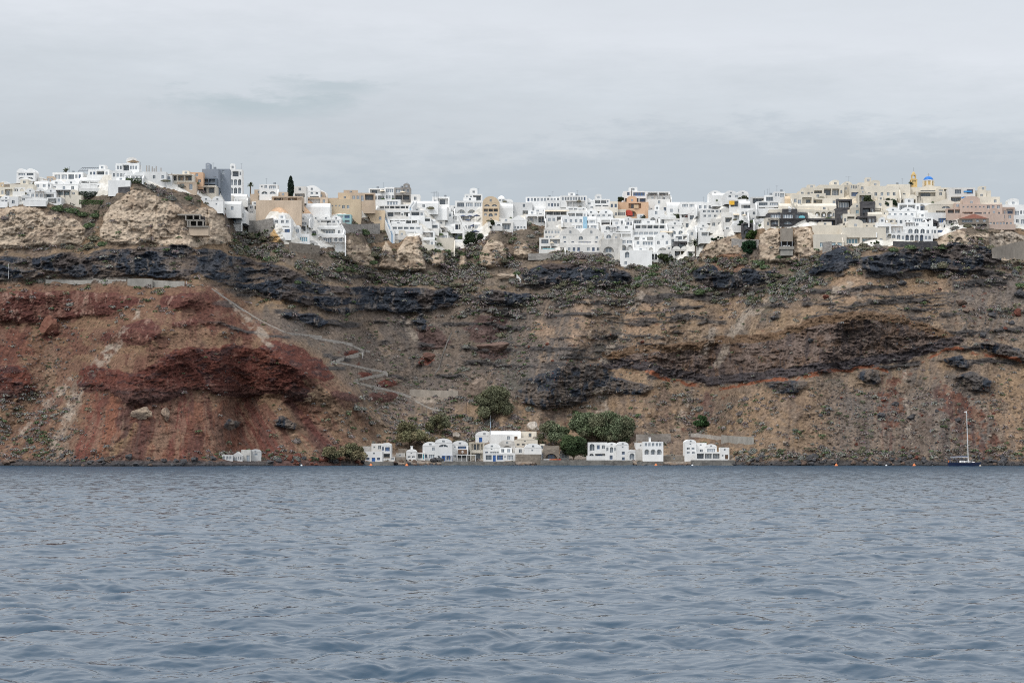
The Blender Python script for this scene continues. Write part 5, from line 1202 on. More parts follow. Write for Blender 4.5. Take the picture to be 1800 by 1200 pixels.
SH(641, 793, 672, 811, 'W', 'f', 's1/wbdbwb', 'low white shore house with blue door between two blue windows', 3)
SH(653, 779, 673, 794, 'w', 'f', 's1w1', 'upper off-white block behind the low blue-windowed shore house', 11)
SH(670, 778, 687, 807, 'W', 'v', 'w1bg1b/p1n', 'narrow white vaulted shore house with blue balcony doors', 6); SH(636, 784, 655, 796, 'U', 'f', '', 'pale ruined wall behind leftmost shore house', 13)
SH(686, 803, 694, 810, 'w', 'f', 'w1', 'tiny white outhouse right of the blue balcony house', 4)
SH(714, 789, 732, 806, 'W', 'v', 's1/w2', 'small white vaulted hut with chimney, alone between trees', 7, 'k'); SH(733, 795, 747, 807, 'w', 'f', 'p1dt', 'flat off-white hut with bright turquoise door', 6)
SH(743, 776, 770, 808, 'W', 'v', '.w1/w1bg1', 'white vaulted shore house left of the tallest one', 5); SH(764, 770, 795, 809, 'W', 'v', 'l1/.../a1dba1', 'tallest white vaulted shore house with half-round top window', 3)
SH(794, 774, 823, 806, 'W', 'v', 's1g1b/.../w1p1', 'white vaulted shore house with brown balcony panel', 4); SH(826, 777, 851, 809, 'C', 'f', 'p1/p1n', 'cream pergola-topped house with dark open upper floor', 7)
SH(849, 779, 880, 798, 'W', 'v', 's1/w1bg1', 'white vaulted house behind the long low blue-door front', 10); SH(850, 796, 906, 811, 'W', 'f', 'g1dbg1bs1g1m', 'long low white shore front with two blue double doors', 3)
SH(836, 757, 867, 778, 'W', 'v', 'db.', 'white hillside chapel-like house with tall blue door beside flagpole', 26); SH(862, 757, 916, 777, 'W', 'r', '..w1dn', 'long white barrel-roofed house above the shore with brown door', 30)
SH(903, 758, 943, 772, 'C', 'f', 'w2n', 'cream flat house at the top right of the shore cluster', 34); SH(904, 767, 945, 784, 'C', 'p', 's1/w4n', 'cream gabled house with four brown windows', 24)
SH(877, 773, 906, 796, 'U', 'v', 'A1', 'stained ruined vault in the middle of the shore cluster', 16); SH(922, 779, 952, 807, 'W', 'v', 's1/w2', 'plain white vaulted shore house with two small windows', 8)
SH(949, 780, 957, 806, 'C', 'f', 'w1/d1', 'narrow cream house strip beside the plain vaulted house', 10); SH(905, 786, 924, 800, 'w', 'f', 'w1', 'small off-white annex between ruin vault and plain vaulted house', 12)
SH(906, 798, 950, 811, 's', 'f', '', 'rubble stone retaining wall house base under plain vaulted house', 4)
SH(955, 783, 983, 807, 's', 'f', './A1b', 'stone-built boathouse with dark arched blue-framed door', 7)
SH(1033, 777, 1067, 811, 'W', 'f', 'a1w1bw1/a1p1b', 'flat-topped white house right of the round quayside tree', 5, dep=7); SH(1031, 801, 1068, 811, 'W', 'f', '', 'low white boundary wall house front on the quay', 2, dep=2)
SH(1064, 777, 1086, 811, 'W', 'v', 'w1a1w1/w1b', 'white vaulted house with triple window and blue door window', 4); SH(1084, 776, 1105, 811, 'W', 'v', 's1/w1b/w1b', 'white vaulted house with two stacked blue windows', 4)
SH(1104, 790, 1118, 809, 'W', 'v', 'a1', 'small white vaulted annex with pale arched door', 6); SH(1117, 790, 1131, 809, 'U', 'f', '', 'crumbling stone ruin between annex and big white house', 7)
SH(1130, 776, 1166, 811, 'W', 'f', 'w5m/A3m/...', 'big tapering white house with one row of windows over blind arches', 3, 'k'); SH(1118, 778, 1133, 789, 'W', 'f', 's1', 'low white side wing left of big three-window house', 12)
SH(1204, 772, 1224, 807, 'W', 'v', 's1/w2/w2/.', 'tall narrow white vaulted house with four small windows', 5); SH(1222, 778, 1242, 797, 'W', 'f', 's1/w1', 'white flat middle block of rightmost shore house', 9)
SH(1240, 780, 1260, 797, 'W', 'v', 'g1', 'white vaulted upper room at the rightmost shore house', 8); SH(1222, 794, 1268, 808, 'W', 'f', 'p3', 'wide white porch with three dark bays at right shore', 4); SH(1267, 786, 1282, 807, 'W', 'f', 's1/s1dn', 'rightmost white shore cube with brown door', 5)
for a in ((390, 799, 409, 811, 'L', 'f', 'w3', 'leftmost roofless grey ruin at the water'), (408, 794, 426, 812, 'L', 'p', 'd2w2', 'gabled grey ruin with two openings'), (424, 790, 441, 812, 'U', 'f', '.d1', 'grey ruin with broken top and doorway'), (439, 789, 459, 812, 'L', 'v', 'w1/..', 'grey vaulted ruin with a small teal window')):
    SH(*a[:7], a[7] + ' beside the red scree', 5)
SH(675, 803, 713, 811, 's', 'f', '', 'low brown rubble terrace house base between two shore houses', 4); SH(1166, 801, 1203, 811, 's', 'f', 's1', 'low brown rubble building in the gap before rightmost shore house', 5); SH(696, 796, 712, 805, 'U', 'f', 's1', 'small weathered shed between blue balcony house and hut', 9)
SH(812, 783, 828, 800, 'w', 'f', 'w1/p1', 'off-white infill house behind the white canopy terrace', 9); SH(878, 786, 900, 799, 'W', 'f', 'w2', 'small flat white room beside the stained ruined vault', 11); SH(984, 790, 1000, 806, 'w', 'v', 'a1', 'small off-white vault half hidden by round quayside tree', 9); SH(700, 788, 716, 798, 's', 'f', '', 'broken stone wall house above the small vaulted hut', 13)
for _ in range(80):
    px = NPR.choice([NPR.uniform(640, 960), NPR.uniform(1000, 1295), NPR.uniform(730, 790)]); r_ = NPR.uniform(1.8, 4.2); Yq = shoreY(px) - NPR.uniform(1.2, 3.0); c_ = NPR.choice([0, 1, 1]); o = link('boulder', ROCKV[c_][NPR.randint(5)]); sc = r_ * Yq / FPX; p = P(px, 818, Yq); o.location = (p.x, Yq, NPR.uniform(-.2, .25)); o.scale = (sc * 1.3, sc, sc * .8); o.rotation_euler = (0, 0, NPR.uniform(0, 6.28)); tag(o, f"{RM[c_][0]} rock in the water along the hamlet landing", 'boulder', f"{RM[c_][0]} rocks along the hamlet landing")
# fittings that hang on or stand before the houses
def prop(name, label, cat, px, py, back, build, mats, group=None):
    t = MB(); build(t); o = t.build(name, mats); o.location = P(px, py, shoreY(px) + back); return tag(o, label, cat, group)
M_ = FPX / 818.0
def bann(t):
    t.box(-1.05, 0, 0, 1.05, .05, 1.25); t.face([(-1.05, -.012, 1.25), (-.7, -.012, 1.25), (1.05, -.012, .28), (1.05, -.012, 0), (.7, -.012, 0), (-1.05, -.012, .97)], 1)
prop('dive_banner', 'red banner with white diagonal stripe on the tallest shore house', 'banner', 784, 799, 2.85, bann, [MT['red'], MT['white']])
def balc(t):
    t.box(-1.5, 0, 0, 1.5, .9, 1.5, 0); t.lathe((0, 0, .75), [(.05, 0)], 6, 1)
    for k in range(16): a, b_ = k / 16 * 6.28, (k + 1) / 16 * 6.28; t.face([(.32 * math.cos(a), -.02, .75 + .42 * math.sin(a)), (.32 * math.cos(b_), -.02, .75 + .42 * math.sin(b_)), (.16 * math.cos(b_), -.02, .75 + .22 * math.sin(b_)), (.16 * math.cos(a), -.02, .75 + .22 * math.sin(a))], 1)
prop('balcony_panel', 'dark brown balcony panel with a white ring emblem', 'balcony', 813, 797.5, 3.0, balc, [MT['brown'], MT['white']])
def canopy(w, d, h, slat=False):
    def f(t):
        for k in range(5):
            x = -w / 2 + w * k / 4
            for y in (0, -d): t.box(x - .06, y - .06, 0, x + .06, y + .06, h)
        if slat:
            n = int(w / .4)
            for k in range(n): x = -w / 2 + w * k / n; t.box(x, -d - .2, h, x + .18, .2, h + .1)
        else: t.box(-w / 2 - .2, -d - .2, h, w / 2 + .2, .2, h + .16)
    return f
prop('canopy', 'white flat canopy on posts over the waterside terrace', 'canopy', 820, 810.5, 3.5, canopy(6.2, 2.6, 2.1), [MT['white']]); prop('canopy', 'slatted blue-grey porch roof at foot of the tallest shore house', 'canopy', 786, 810, 2.9, canopy(3.4, 1.8, 1.8, True), [MT['bluep']])
prop('canopy', 'cream timber pergola on top of dark open upper floor', 'canopy', 838, 790, 6.8, canopy(4.8, 1.2, 2.5, True), [MT['canvas']])
def pole_flag(t):
    t.tube((0, 0, 0), (0, 0, 6.6), .09, .05); t.face([(0.05, 0, 3.2), (.05, 0, 4.0), (.12, .05, 3.0), (.10, .05, 2.4)], 1); t.tube((.05, 0, 2.3), (.02, 0, 4.4), .17, .08, 6, 1)
prop('flagpole', 'thin flagpole with furled pale blue flag beside white chapel-like house', 'flagpole', 862, 763, 25, pole_flag, [MT['grey'], MT['B'] if 'B' in MT else WALLS['B'][1]])
# people-free small craft, buoys
def buoy(px, py, mat, label, kind):
    t = MB(); R_ = {'cone': [(.6, -.2), (.62, .05), (.45, .3), (.22, .65), (.1, .85)], 'ball': [(.15, -.4), (.42, -.25), (.52, 0), (.42, .3), (.2, .46)], 'can': [(.3, -.3), (.34, .1), (.3, .3), (.1, .42)]}[kind]
    t.lathe((0, 0, 0), R_, 14); t.tube((0, 0, R_[-1][1]), (0, 0, R_[-1][1] + .25), .05, m=1); Y = CAMH * FPX / (py - HOR); o = t.build('mooring_buoy', [mat, MT['grey']], smooth=True); p = P(px, py, Y); o.location = (p.x, p.y, 0.0)
    tag(o, label, 'buoy')
for px, lab in ((652, 'orange conical buoy off the leftmost blue-windowed shore house'), (715, 'orange conical buoy off the small vaulted hut'), (1153, 'orange buoy off the big white three-window house'), (1470, 'orange buoy off the bare right-hand shore'), (1607, 'orange buoy between bare shore and sailing yacht')): buoy(px, 818.6, MT['orange'], lab, 'cone')
buoy(254, 818.4, flat('faded_red', (.45, .12, .10)), 'faded red round buoy off the red scree', 'ball'); buoy(64, 819, MT['white'], 'white round buoy at far left of the shore', 'ball'); buoy(1723, 819.3, MT['canvas'], 'pale yellow buoy at bow of sailing yacht', 'can'); buoy(450, 818.6, MT['white'], 'white buoy off the grey ruins', 'can'); buoy(530, 818.6, MT['white'], 'white buoy off the olive tamarisks at water', 'can'); buoy(1558, 818.6, MT['white'], 'small white float between two orange buoys on right', 'can'); buoy(1217, 818.4, MT['white'], 'small white float left of the rightmost quay', 'can')

def hull(t, L, B, H, D, m=0, md=1, sheer=.12, n=14, tr=.75):
    """boat hull along x, bow at +x; returns the sheer line"""
    S2 = []
    for i in range(n + 1):
        u = i / n; w = B / 2 * min(1, (1 - (max(0, u - .45) / .55) ** 2.2)) * (tr + (1 - tr) * min(1, u / .35)); z = H * (1 + sheer * (2 * u - 1) ** 2 + (.10 if u > .5 else 0) * (u - .5))
        S2.append([(u * L - L / 2 + (0.10 * H * u), -w, z), (u * L - L / 2, -w * .86, .0), (u * L - L / 2 - .15 * u * L * (u > .9) * .3, -w * .25, -D), (u * L - L / 2 - .15 * u * L * (u > .9) * .3, w * .25, -D), (u * L - L / 2, w * .86, .0), (u * L - L / 2 + .10 * H * u, w, z)])
    for a, b_ in zip(S2, S2[1:]):
        for k in range(5): t.face([a[k], b_[k], b_[k + 1], a[k + 1]], m)
        t.face([a[0], a[5], b_[5], b_[0]], md)
    t.face(list(reversed(S2[0])), m); t.face(S2[-1], m); return S2
NAVY = flat('navy_gelcoat', (.012, .02, .055), .15, .6); TEAK = flat('teak_deck', (.36, .29, .21), .8)
def yacht():
    Y = CAMH * FPX / (819.2 - HOR); c = P(1695, 819.2, Y); root = link('sailing_yacht', None); root.location = (c.x, c.y, 0); mp = Y / FPX; L = 57 * mp
    t = MB(); hull(t, L, 3.6, 1.15, .5, 0, 1); t.build('hull', [NAVY, TEAK], root)
    t = MB(); t.box(-L / 2 + .1, -1.72, .30, L / 2 - 1.2, 1.72, .36, 0); t.build('waterline_stripe', [MT['white']], root) if False else None
    t = MB(); pr = [(-.6, 0), (1.2, .25), (3.4, .5), (3.5, .12)]
    for s_ in (-1,): t.face([(-1.6, -.95, 1.2), (3.4, -.75, 1.2), (3.0, -.7, 1.45), (1.4, -.8, 1.72), (-1.6, -.85, 1.8)]); t.face([(-1.6, .95, 1.2), (-1.6, .85, 1.8), (1.4, .8, 1.72), (3.0, .7, 1.45), (3.4, .75, 1.2)])
    t.face([(-1.6, -.85, 1.8), (1.4, -.8, 1.72), (1.4, .8, 1.72), (-1.6, .85, 1.8)]); t.face([(1.4, -.8, 1.72), (3.0, -.7, 1.45), (3.0, .7, 1.45), (1.4, .8, 1.72)]); t.face([(3.0, -.7, 1.45), (3.4, -.75, 1.2), (3.4, .75, 1.2), (3.0, .7, 1.45)]); t.face([(-1.6, -.95, 1.2), (-1.6, -.85, 1.8), (-1.6, .85, 1.8), (-1.6, .95, 1.2)])
    cab = t.build('cabin', [MT['white']], root)
    for x0, x1 in ((-1.2, -.2), (.1, 1.1), (1.4, 2.3)): t = MB(); t.box(x0, -.93, 1.38, x1, -.85, 1.6); t.build('window', MT['glass'], cab)
    t = MB(); H_ = 97 * mp; mx = 7 * mp; t.tube((mx, 0, 1.1), (mx - .55, 0, H_), .14, .10, 8); t.build('mast', MT['white'], root)
    t = MB(); t.tube((mx - .1, 0, 2.9), (mx - 5.6, 0, 2.8), .10); t.tube((mx - .15, .05, 3.12), (mx - 5.4, 0, 3.0), .20, .14, 8, 1); t.build('boom', [MT['white'], MT['navy']], root)
    t = MB(); 
    for k in (.45, .72): t.tube((mx - .3 * k, -1.2, 1.2 + H_ * k), (mx - .3 * k, 1.2, 1.2 + H_ * k), .03)
    t.build('spreaders', MT['grey'], root)
    t = MB(); top = (mx - .55, 0, H_)
    for e in ((L / 2 - .1, 0, 1.4), (-L / 2 + .2, 0, 1.3), (mx - .3, -1.6, 1.2), (mx - .3, 1.6, 1.2)): t.tube(top, e, .018, n=4)
    t.build('rigging', MT['grey'], root)
    t = MB(); t.face([(mx - .55, 0, H_), (mx - 1.3, .1, H_ - .25), (mx - 1.3, .1, H_ - .5), (mx - .58, 0, H_ - .4)]); t.build('wind_vane', MT['white'], root)
    t = MB(); t.box(-4.6, -1.1, 2.35, -2.2, 1.1, 2.45); [t.tube((x, y, 1.2), (x, y, 2.35), .04) for x in (-4.5, -2.3) for y in (-1, 1)]; t.face([(-2.2, -1.0, 2.45), (-1.4, -.9, 1.8), (-1.4, .9, 1.8), (-2.2, 1.0, 2.45)]); t.build('bimini', MT['navy'], root)
    t = MB()
    for k in range(14):
        x = -L / 2 + .5 + (L - 1) * k / 13; yw = -1.7 * min(1, (1 - max(0, (x + L / 2) / L - .45) ** 2.2 * 3.2)); t.tube((x, yw, 1.15), (x, yw, 1.8), .018, n=4)
    t.build('railing', MT['grey'], root)
    t = MB(); t.box(-L / 2 + .1, -.25, 1.1, -L / 2 + .35, .25, 1.9); t.build('liferaft', MT['orange'], root)
    root.rotation_euler = (0, 0, math.radians(-3)); tag(root, 'dark blue sailing yacht moored with bare mast, seen side on', 'sailing yacht')
yacht()
def motorboat(px, py, Lpx, label, mats, yaw=0, dark=True):
    Y = CAMH * FPX / (py - HOR); c = P(px, py, Y); root = link('motor_boat', None); root.location = (c.x, c.y, 0); L = Lpx * Y / FPX
    t = MB(); hull(t, L, L * .28, L * .10, .3); t.build('hull', mats, root)
    t = MB(); t.face([(L * .08, -.5, L * .10), (L * .2, -.4, L * .10), (L * .10, -.42, L * .19)]); t.face([(L * .08, .5, L * .10), (L * .10, .42, L * .19), (L * .2, .4, L * .10)]); t.face([(L * .2, -.4, L * .10), (L * .2, .4, L * .10), (L * .10, .42, L * .19), (L * .10, -.42, L * .19)]); t.build('windscreen', MT['glass'], root)
    t = MB(); t.box(-L / 2 - .3, -.25, .1, -L / 2 + .1, .25, L * .17); t.build('outboard_motor', MT['grey'], root); root.rotation_euler = (0, 0, math.radians(yaw)); return tag(root, label, 'boat')
motorboat(1086, 817.6, 27, 'low grey and white motor boat moored at the quay', [MT['white'], MT['grey']], 4); motorboat(1285, 817.6, 8, 'small orange and white boat at the right end of the quay', [MT['orange'], MT['white']], 10); motorboat(202, 818.2, 18, 'long pale boat drawn up by the red scree shore', [MT['canvas'], MT['white']], 3); motorboat(570, 818.4, 9, 'small white dinghy off the olive tamarisks', [MT['white'], MT['grey']], 8)
def kayak(px, py, back, mat, label, ln=3.2, yaw=10):
    t = MB(); hull(t, ln, .8, .3, .1, 0, 0, tr=.2); o = t.build('kayak', mat); o.location = P(px, py, shoreY(px) + back) + Vector((0, 0, .1)); o.rotation_euler = (0, 0, math.radians(yaw)); tag(o, label, 'kayak')
kayak(970, 808.5, 2, MT['orange'], 'orange kayak lying on the concrete quay'); kayak(978, 808.5, 3.4, MT['red'], 'red kayak just behind the orange one on the quay', yaw=-8); kayak(962, 808.5, 3, MT['white'], 'white kayak left of the orange one on the quay', 2.6)
# ================================================================ church, walls, paths, poles and town fittings
def church():
    Y = depth_at(1632, 340, True) + 6; mp = Y / FPX; root = link('church', None); root.location = P(1632, 331, Y); Yw = WALLS['Y'][1]; Cw = WALLS['C'][1]; R = 9.2 * mp
    t = MB(); n = 8
    ring = [(R * math.cos((k + .5) * math.pi / 4), R * math.sin((k + .5) * math.pi / 4)) for k in range(8)]; h = 13 * mp
    for k in range(8): a, b_ = ring[k], ring[(k + 1) % 8]; t.face([(*a, -2), (*b_, -2), (*b_, h), (*a, h)])
    t.face([(*p, h) for p in ring]); t.build('drum', Yw, root)
    t = MB()
    for k in range(8): a = ring[k]; t.tube((a[0], a[1], -1), (a[0], a[1], h + .1), .32, n=6)
    t.lathe((0, 0, h - .2), [(R * 1.0, 0), (R * 1.04, .15), (R * 1.0, .4)], 24); t.build('pilasters', Cw, root)
    for k in range(8):
        a = k * math.pi / 4 - math.pi / 2 + math.pi / 8 * 0; rr = R * math.cos(math.pi / 8) + .03; o = link('window', unit('wn'), None, root); o.location = (rr * math.cos(a), rr * math.sin(a), h * .3); o.rotation_euler = (0, 0, a + math.pi / 2); o.scale = (1.0, 1, 1.8)
    t = MB(); rd_ = 8.8 * mp; t.lathe((0, 0, h + .1), [(rd_ * math.cos(a), rd_ * .86 * math.sin(a)) for a in np.linspace(0, math.pi / 2 - .05, 10)], 32); d = t.build('dome', MT['blued'], root, True)
    t = MB(); t.tube((0, 0, h + rd_ * .84), (0, 0, h + rd_ * .84 + 1.3), .07); t.box(-.4, -.05, h + rd_ * .84 + .8, .4, .05, h + rd_ * .84 + .92); t.build('cross', MT['rope'], d)
    t = MB(); t.box(-2.6 * R, -R * .6, -6, 2.0 * R, R * 2.4, -.3); t.vault(-1.1 * R, 1.1 * R, -.3, 1.4, -R * 1.0, R * 1.5); t.box(.9 * R, -R * 1.1, -6, 2.2 * R, -R * .5, .5); t.build('nave', Cw, root)
    tag(root, 'yellow domed church with bright blue dome, on the right skyline', 'church'); LANDMARKS.append(('blue-domed church', 1632, 320))
    Yb_ = Y - 2; root = link('bell_tower', None); root.location = P(1606, 331, Yb_); mp = Yb_ / FPX; w = 5.5 * mp
    t = MB(); h0 = 0
    for wi, ht in ((w, 14 * mp), (w * .72, 7 * mp)):
        c = wi * .34
        for sx_ in (-1, 1):
            for sy_ in (-1, 1): t.box(min(sx_ * wi, sx_ * (wi - c)), min(sy_ * wi, sy_ * (wi - c)), h0 - (6 if h0 == 0 else 0), max(sx_ * wi, sx_ * (wi - c)), max(sy_ * wi, sy_ * (wi - c)), h0 + ht)
        t.box(-wi * .98, -wi * .98, h0 - 3, wi * .98, wi * .98, h0 + ht * .18); t.box(-wi * 1.06, -wi * 1.06, h0 + ht, wi * 1.06, wi * 1.06, h0 + ht + .3)
        for sy_ in (-1, 1):
            for k in range(6):
                a0, a1 = math.pi * k / 6, math.pi * (k + 1) / 6; q = wi - c; z0_ = h0 + ht - q; t.face([(q * math.cos(a0), sy_ * wi * .9, z0_ + q * math.sin(a0)), (q * math.cos(a1), sy_ * wi * .9, z0_ + q * math.sin(a1)), (q * math.cos(a1), sy_ * wi * .9, h0 + ht), (q * math.cos(a0), sy_ * wi * .9, h0 + ht)])
        h0 += ht + .3
    t.lathe((0, 0, h0), [(w * .6, 0), (w * .52, .5), (w * .3, .95), (.06, 1.15)], 12); t.build('belfry', Yw, root)
    t = MB(); t.lathe((0, 0, 6 * mp), [(.5, 0), (.42, .3), (.25, .8), (.05, .95)], 10); t.build('bell', MT['brown'], root); t = MB(); t.tube((0, 0, h0 + 1), (0, 0, h0 + 1 + 8 * mp), .06); t.build('lightning_rod', MT['grey'], root)
    tag(root, 'slender yellow open bell tower left of the blue dome', 'bell tower')
church()
# unfinished concrete frame set in the tan cliff
def concrete_frame():
    Y = depth_at(345, 396, True) - 9; root = link('unfinished_building', None); root.location = P(342, 398, Y); mp = Y / FPX; t = MB(); d = 5
    def bx(x0, y0, x1, y1): a = ((x0 - 342) * mp, (398 - y1) * mp); b_ = ((x1 - 342) * mp, (398 - y0) * mp); return a[0], a[1], b_[0], b_[1]
    def add(x0, y0, x1, y1, dd=d): q = bx(x0, y0, x1, y1); t.box(q[0], 0, q[1], q[2], dd, q[3])
    for x in (326.5, 340, 351): add(x - 1.1, 379, x + 1.1, 387.5, .8)
    for x in (330, 334, 346, 357): add(x - 1.1, 388, x + 1.1, 397.5, .8)
    add(312, 376.2, 352, 378.8); add(328, 386.2, 358, 388.4); add(328, 397.2, 366, 399); t.build('frame', MT['concrete'], root)
    t = MB(); q = bx(314, 378.8, 358, 397); t.box(q[0], 4.0, q[1], q[2], 4.6, q[3]); t.build('back_wall', MT['dark'], root)  # dark sheet behind the open bays, their shade put into its colour
    t = MB(); q = bx(331, 399, 366, 414); t.box(q[0], .6, q[1], q[2], 6, q[3]); t.build('base_wall', WALLS['T'][1], root)
    tag(root, 'abandoned two-storey concrete frame set into biggest tan cliff', 'building'); LANDMARKS.append(('abandoned concrete frame', 342, 388))
concrete_frame()
def cave(px, py, w, h, label):
    """an arched hollow with a dark end face, cut as a lined niche standing proud of the rock"""
    Y = depth_at(px, py) - 0.6; mp = Y / FPX; t = MB(); a, b_ = w * mp / 2, h * mp; n = 10; o_ = [(-a * math.cos(math.pi * k / n), b_ * math.sin(math.pi * k / n)) for k in range(n + 1)]
    for (x0, z0), (x1, z1) in zip(o_, o_[1:]): t.face([(x0 * 1.18, 0, z0 * 1.18), (x1 * 1.18, 0, z1 * 1.18), (x1, 0.02, z1), (x0, 0.02, z0)]); t.face([(x0, .02, z0), (x1, .02, z1), (x1 * .8, 2.6, z1 * .8), (x0 * .8, 2.6, z0 * .8)]); t.face([(x0 * 1.18, 0, z0 * 1.18), (x0 * 1.18, 3, z0 * 1.18), (x1 * 1.18, 3, z1 * 1.18), (x1 * 1.18, 0, z1 * 1.18)])
    t.face([(x * .8, 2.6, z * .8) for x, z in o_], 1); o = t.build('cave_mouth', [RM[2][1], MT['dark']]); o.location = P(px, py, Y); tag(o, label, 'cave')  # end face coloured dark to stand for the shade inside
cave(289, 407, 13, 5, 'dark oval cave mouth in the biggest tan cliff'); cave(1686, 423, 12, 6, 'leftmost dark cave mouth below the right-hand scrub'); cave(1709, 420, 9, 5, 'middle grey cave mouth below the right-hand scrub'); cave(1721, 421, 12, 8, 'rightmost blackest cave mouth below the right-hand scrub'); cave(1338, 448, 1, 1, 'x') if False else None
# free-standing walls on the slope, following the ground
def wall(pts, hpx, mat, label, thick=.6, name='retaining_wall', cat='wall', sub=6):
    t = MB(); Q = []
    for (x0, y0), (x1, y1) in zip(pts, pts[1:]):
        for k in range(sub): u = k / sub; Q.append((x0 + (x1 - x0) * u, y0 + (y1 - y0) * u))
    Q.append(pts[-1]); G = [P(x, y, depth_at(x, y) - 1.0) for x, y in Q]; ys = np.array([g.y for g in G]); ys = np.convolve(np.pad(ys, 2, mode='edge'), np.ones(5) / 5, 'valid'); G = [P(x, y, yy) for (x, y), yy in zip(Q, ys)]; o0 = G[len(G) // 2]
    H_ = [(hpx if isinstance(hpx, (int, float)) else np.interp(i / (len(G) - 1), [0, 1], hpx)) * g.y / FPX for i, g in enumerate(G)]; dv = Vector((0, thick, 0))
    for i in range(len(G) - 1):
        a, b_ = G[i] - o0, G[i + 1] - o0; ha, hb = Vector((0, 0, H_[i])), Vector((0, 0, H_[i + 1])); lo = Vector((0, 0, -1.2))
        t.face([a + lo, b_ + lo, b_ + hb, a + ha]); t.face([a + ha, b_ + hb, b_ + hb + dv, a + ha + dv]); t.face([b_ + lo + dv, a + lo + dv, a + ha + dv, b_ + hb + dv])
    a, h0 = G[0] - o0, Vector((0, 0, H_[0])); t.face([a - Vector((0, 0, 1.2)), a + h0, a + h0 + dv, a + dv - Vector((0, 0, 1.2))]); a, h0 = G[-1] - o0, Vector((0, 0, H_[-1])); t.face([a - Vector((0, 0, 1.2)), a + dv - Vector((0, 0, 1.2)), a + h0 + dv, a + h0])
    o = t.build(name, mat); o.location = o0; return tag(o, label, cat)
PALE = plaster('pale_mortar_wall', (0.33, 0.315, 0.285), .35, .95, .5); TANW = plaster('tan_masonry', (0.34, 0.30, 0.255), .35, .95, .5); RUB = stonework('pale_rubble_wall', (0.23, .21, .19), (.43, .40, .36), 1.3)
wall([(224, 500), (246, 502), (268, 505)], (10, 15), PALE, 'pale concrete retaining wall on the left mid slope', sub=4); wall([(268, 502), (300, 503), (324, 502)], (10, 8), PALE, 'weathered concrete wall right of the taller pale one', sub=4)
wall([(720, 692), (760, 695), (805, 698)], (8, 11), TANW, 'cream whitewashed wall across the slope behind the tamarisks'); wall([(1214, 766), (1240, 768), (1270, 772)], 5, RUB, 'low rubble wall on the slope left of grey concrete wall'); wall([(1268, 775), (1296, 778), (1325, 780)], (11, 12), PALE, 'plain grey concrete retaining wall right of the rightmost shore house')
wall([(1118, 775), (1150, 775), (1179, 775)], (12, 13), stonework('old_terrace_wall', (.16, .145, .13), (.30, .27, .24)), 'tall stained stone terrace wall behind the big white house'); wall([(1168, 782), (1180, 770)], 3, RUB, 'short broken wall beside the stained terrace wall')
wall([(436, 410), (452, 411), (480, 407)], (22, 24), WALLS['D'][1], 'big grey stone retaining wall below white vaulted cluster', 1.5); wall([(430, 400), (440, 401)], (12, 14), WALLS['S'][1], 'dark stone wall stub left of the big grey stone wall'); wall([(598, 408), (630, 408), (668, 406)], (15, 13), WALLS['D'][1], 'long grey stone wall under the broad ochre house', 1.2)
wall([(508, 440), (540, 442), (562, 444)], (14, 12), WALLS['s'][1], 'stone footing below the white cube with pale blue windows', 1.0); wall([(928, 452), (990, 450), (1058, 449)], 6, WALLS['D'][1], 'low grey stone wall under the twin round-gabled house'); wall([(1046, 392), (1077, 392)], 8, WALLS['S'][1], 'dark slatted fence-like wall below white vaulted terraces')
wall([(1570, 432), (1610, 433), (1648, 432)], 8, WALLS['S'][1], 'dark stone wall under the long low arcaded front'); wall([(1744, 448), (1762, 450), (1784, 450), (1806, 452)], (12, 30), TANW, 'huge grey masonry wall at the right edge below the pink hotel', 2.0); wall([(1286, 428), (1312, 430), (1334, 430)], 9, WALLS['D'][1], 'grey wall between the two round green trees')
def cliff_terrace():
    Y = min(depth_at(1378, 446), depth_at(1390, 446)) - 2.0; root = link('cliff_terrace', None); root.location = P(1384, 452, Y); mp = Y / FPX
    q = lambda x, y: ((x - 1384) * mp, (452 - y) * mp)
    def bx(name, x0, y0, x1, y1, ya, yb, mat): t = MB(); a, b_ = q(x0, y1), q(x1, y0); t.box(a[0], ya, a[1], b_[0], yb, b_[1]); t.build(name, mat, root)
    bx('upper_wall', 1374, 401, 1394, 424, .6, 5, TANW); bx('back_wall', 1373, 424, 1396, 434, 3.2, 5, MT['dark']); bx('parapet', 1371, 433, 1396, 438, 0, 4, MT['concrete']); bx('base_wall', 1373, 438, 1394, 449, .4, 5, PALE)  # back_wall is coloured dark as painted shade of the open recess
    for x in (1374, 1384, 1393): bx('post', x - .5, 424, x + .5, 433, .5, .8, MT['grey'])
    for x in (1377, 1381.5, 1386): bx('table', x, 431, x + 3, 432, 1.0, 2.0, MT['white'])
    tag(root, 'plastered terrace with dark open bay built between two tan cliff blocks', 'terrace')
cliff_terrace()
wall([(1446, 442), (1462, 440)], 16, WALLS['D'][1], 'grey stone buttress at the foot of the cream hotel'); wall([(7, 332), (40, 330), (66, 326)], 8, WALLS['s'][1], 'brown stone terrace wall under the twin-vaulted skyline house'); wall([(190, 338), (228, 336)], 8, WALLS['S'][1], 'dark stone wall under the long blank white garden wall')
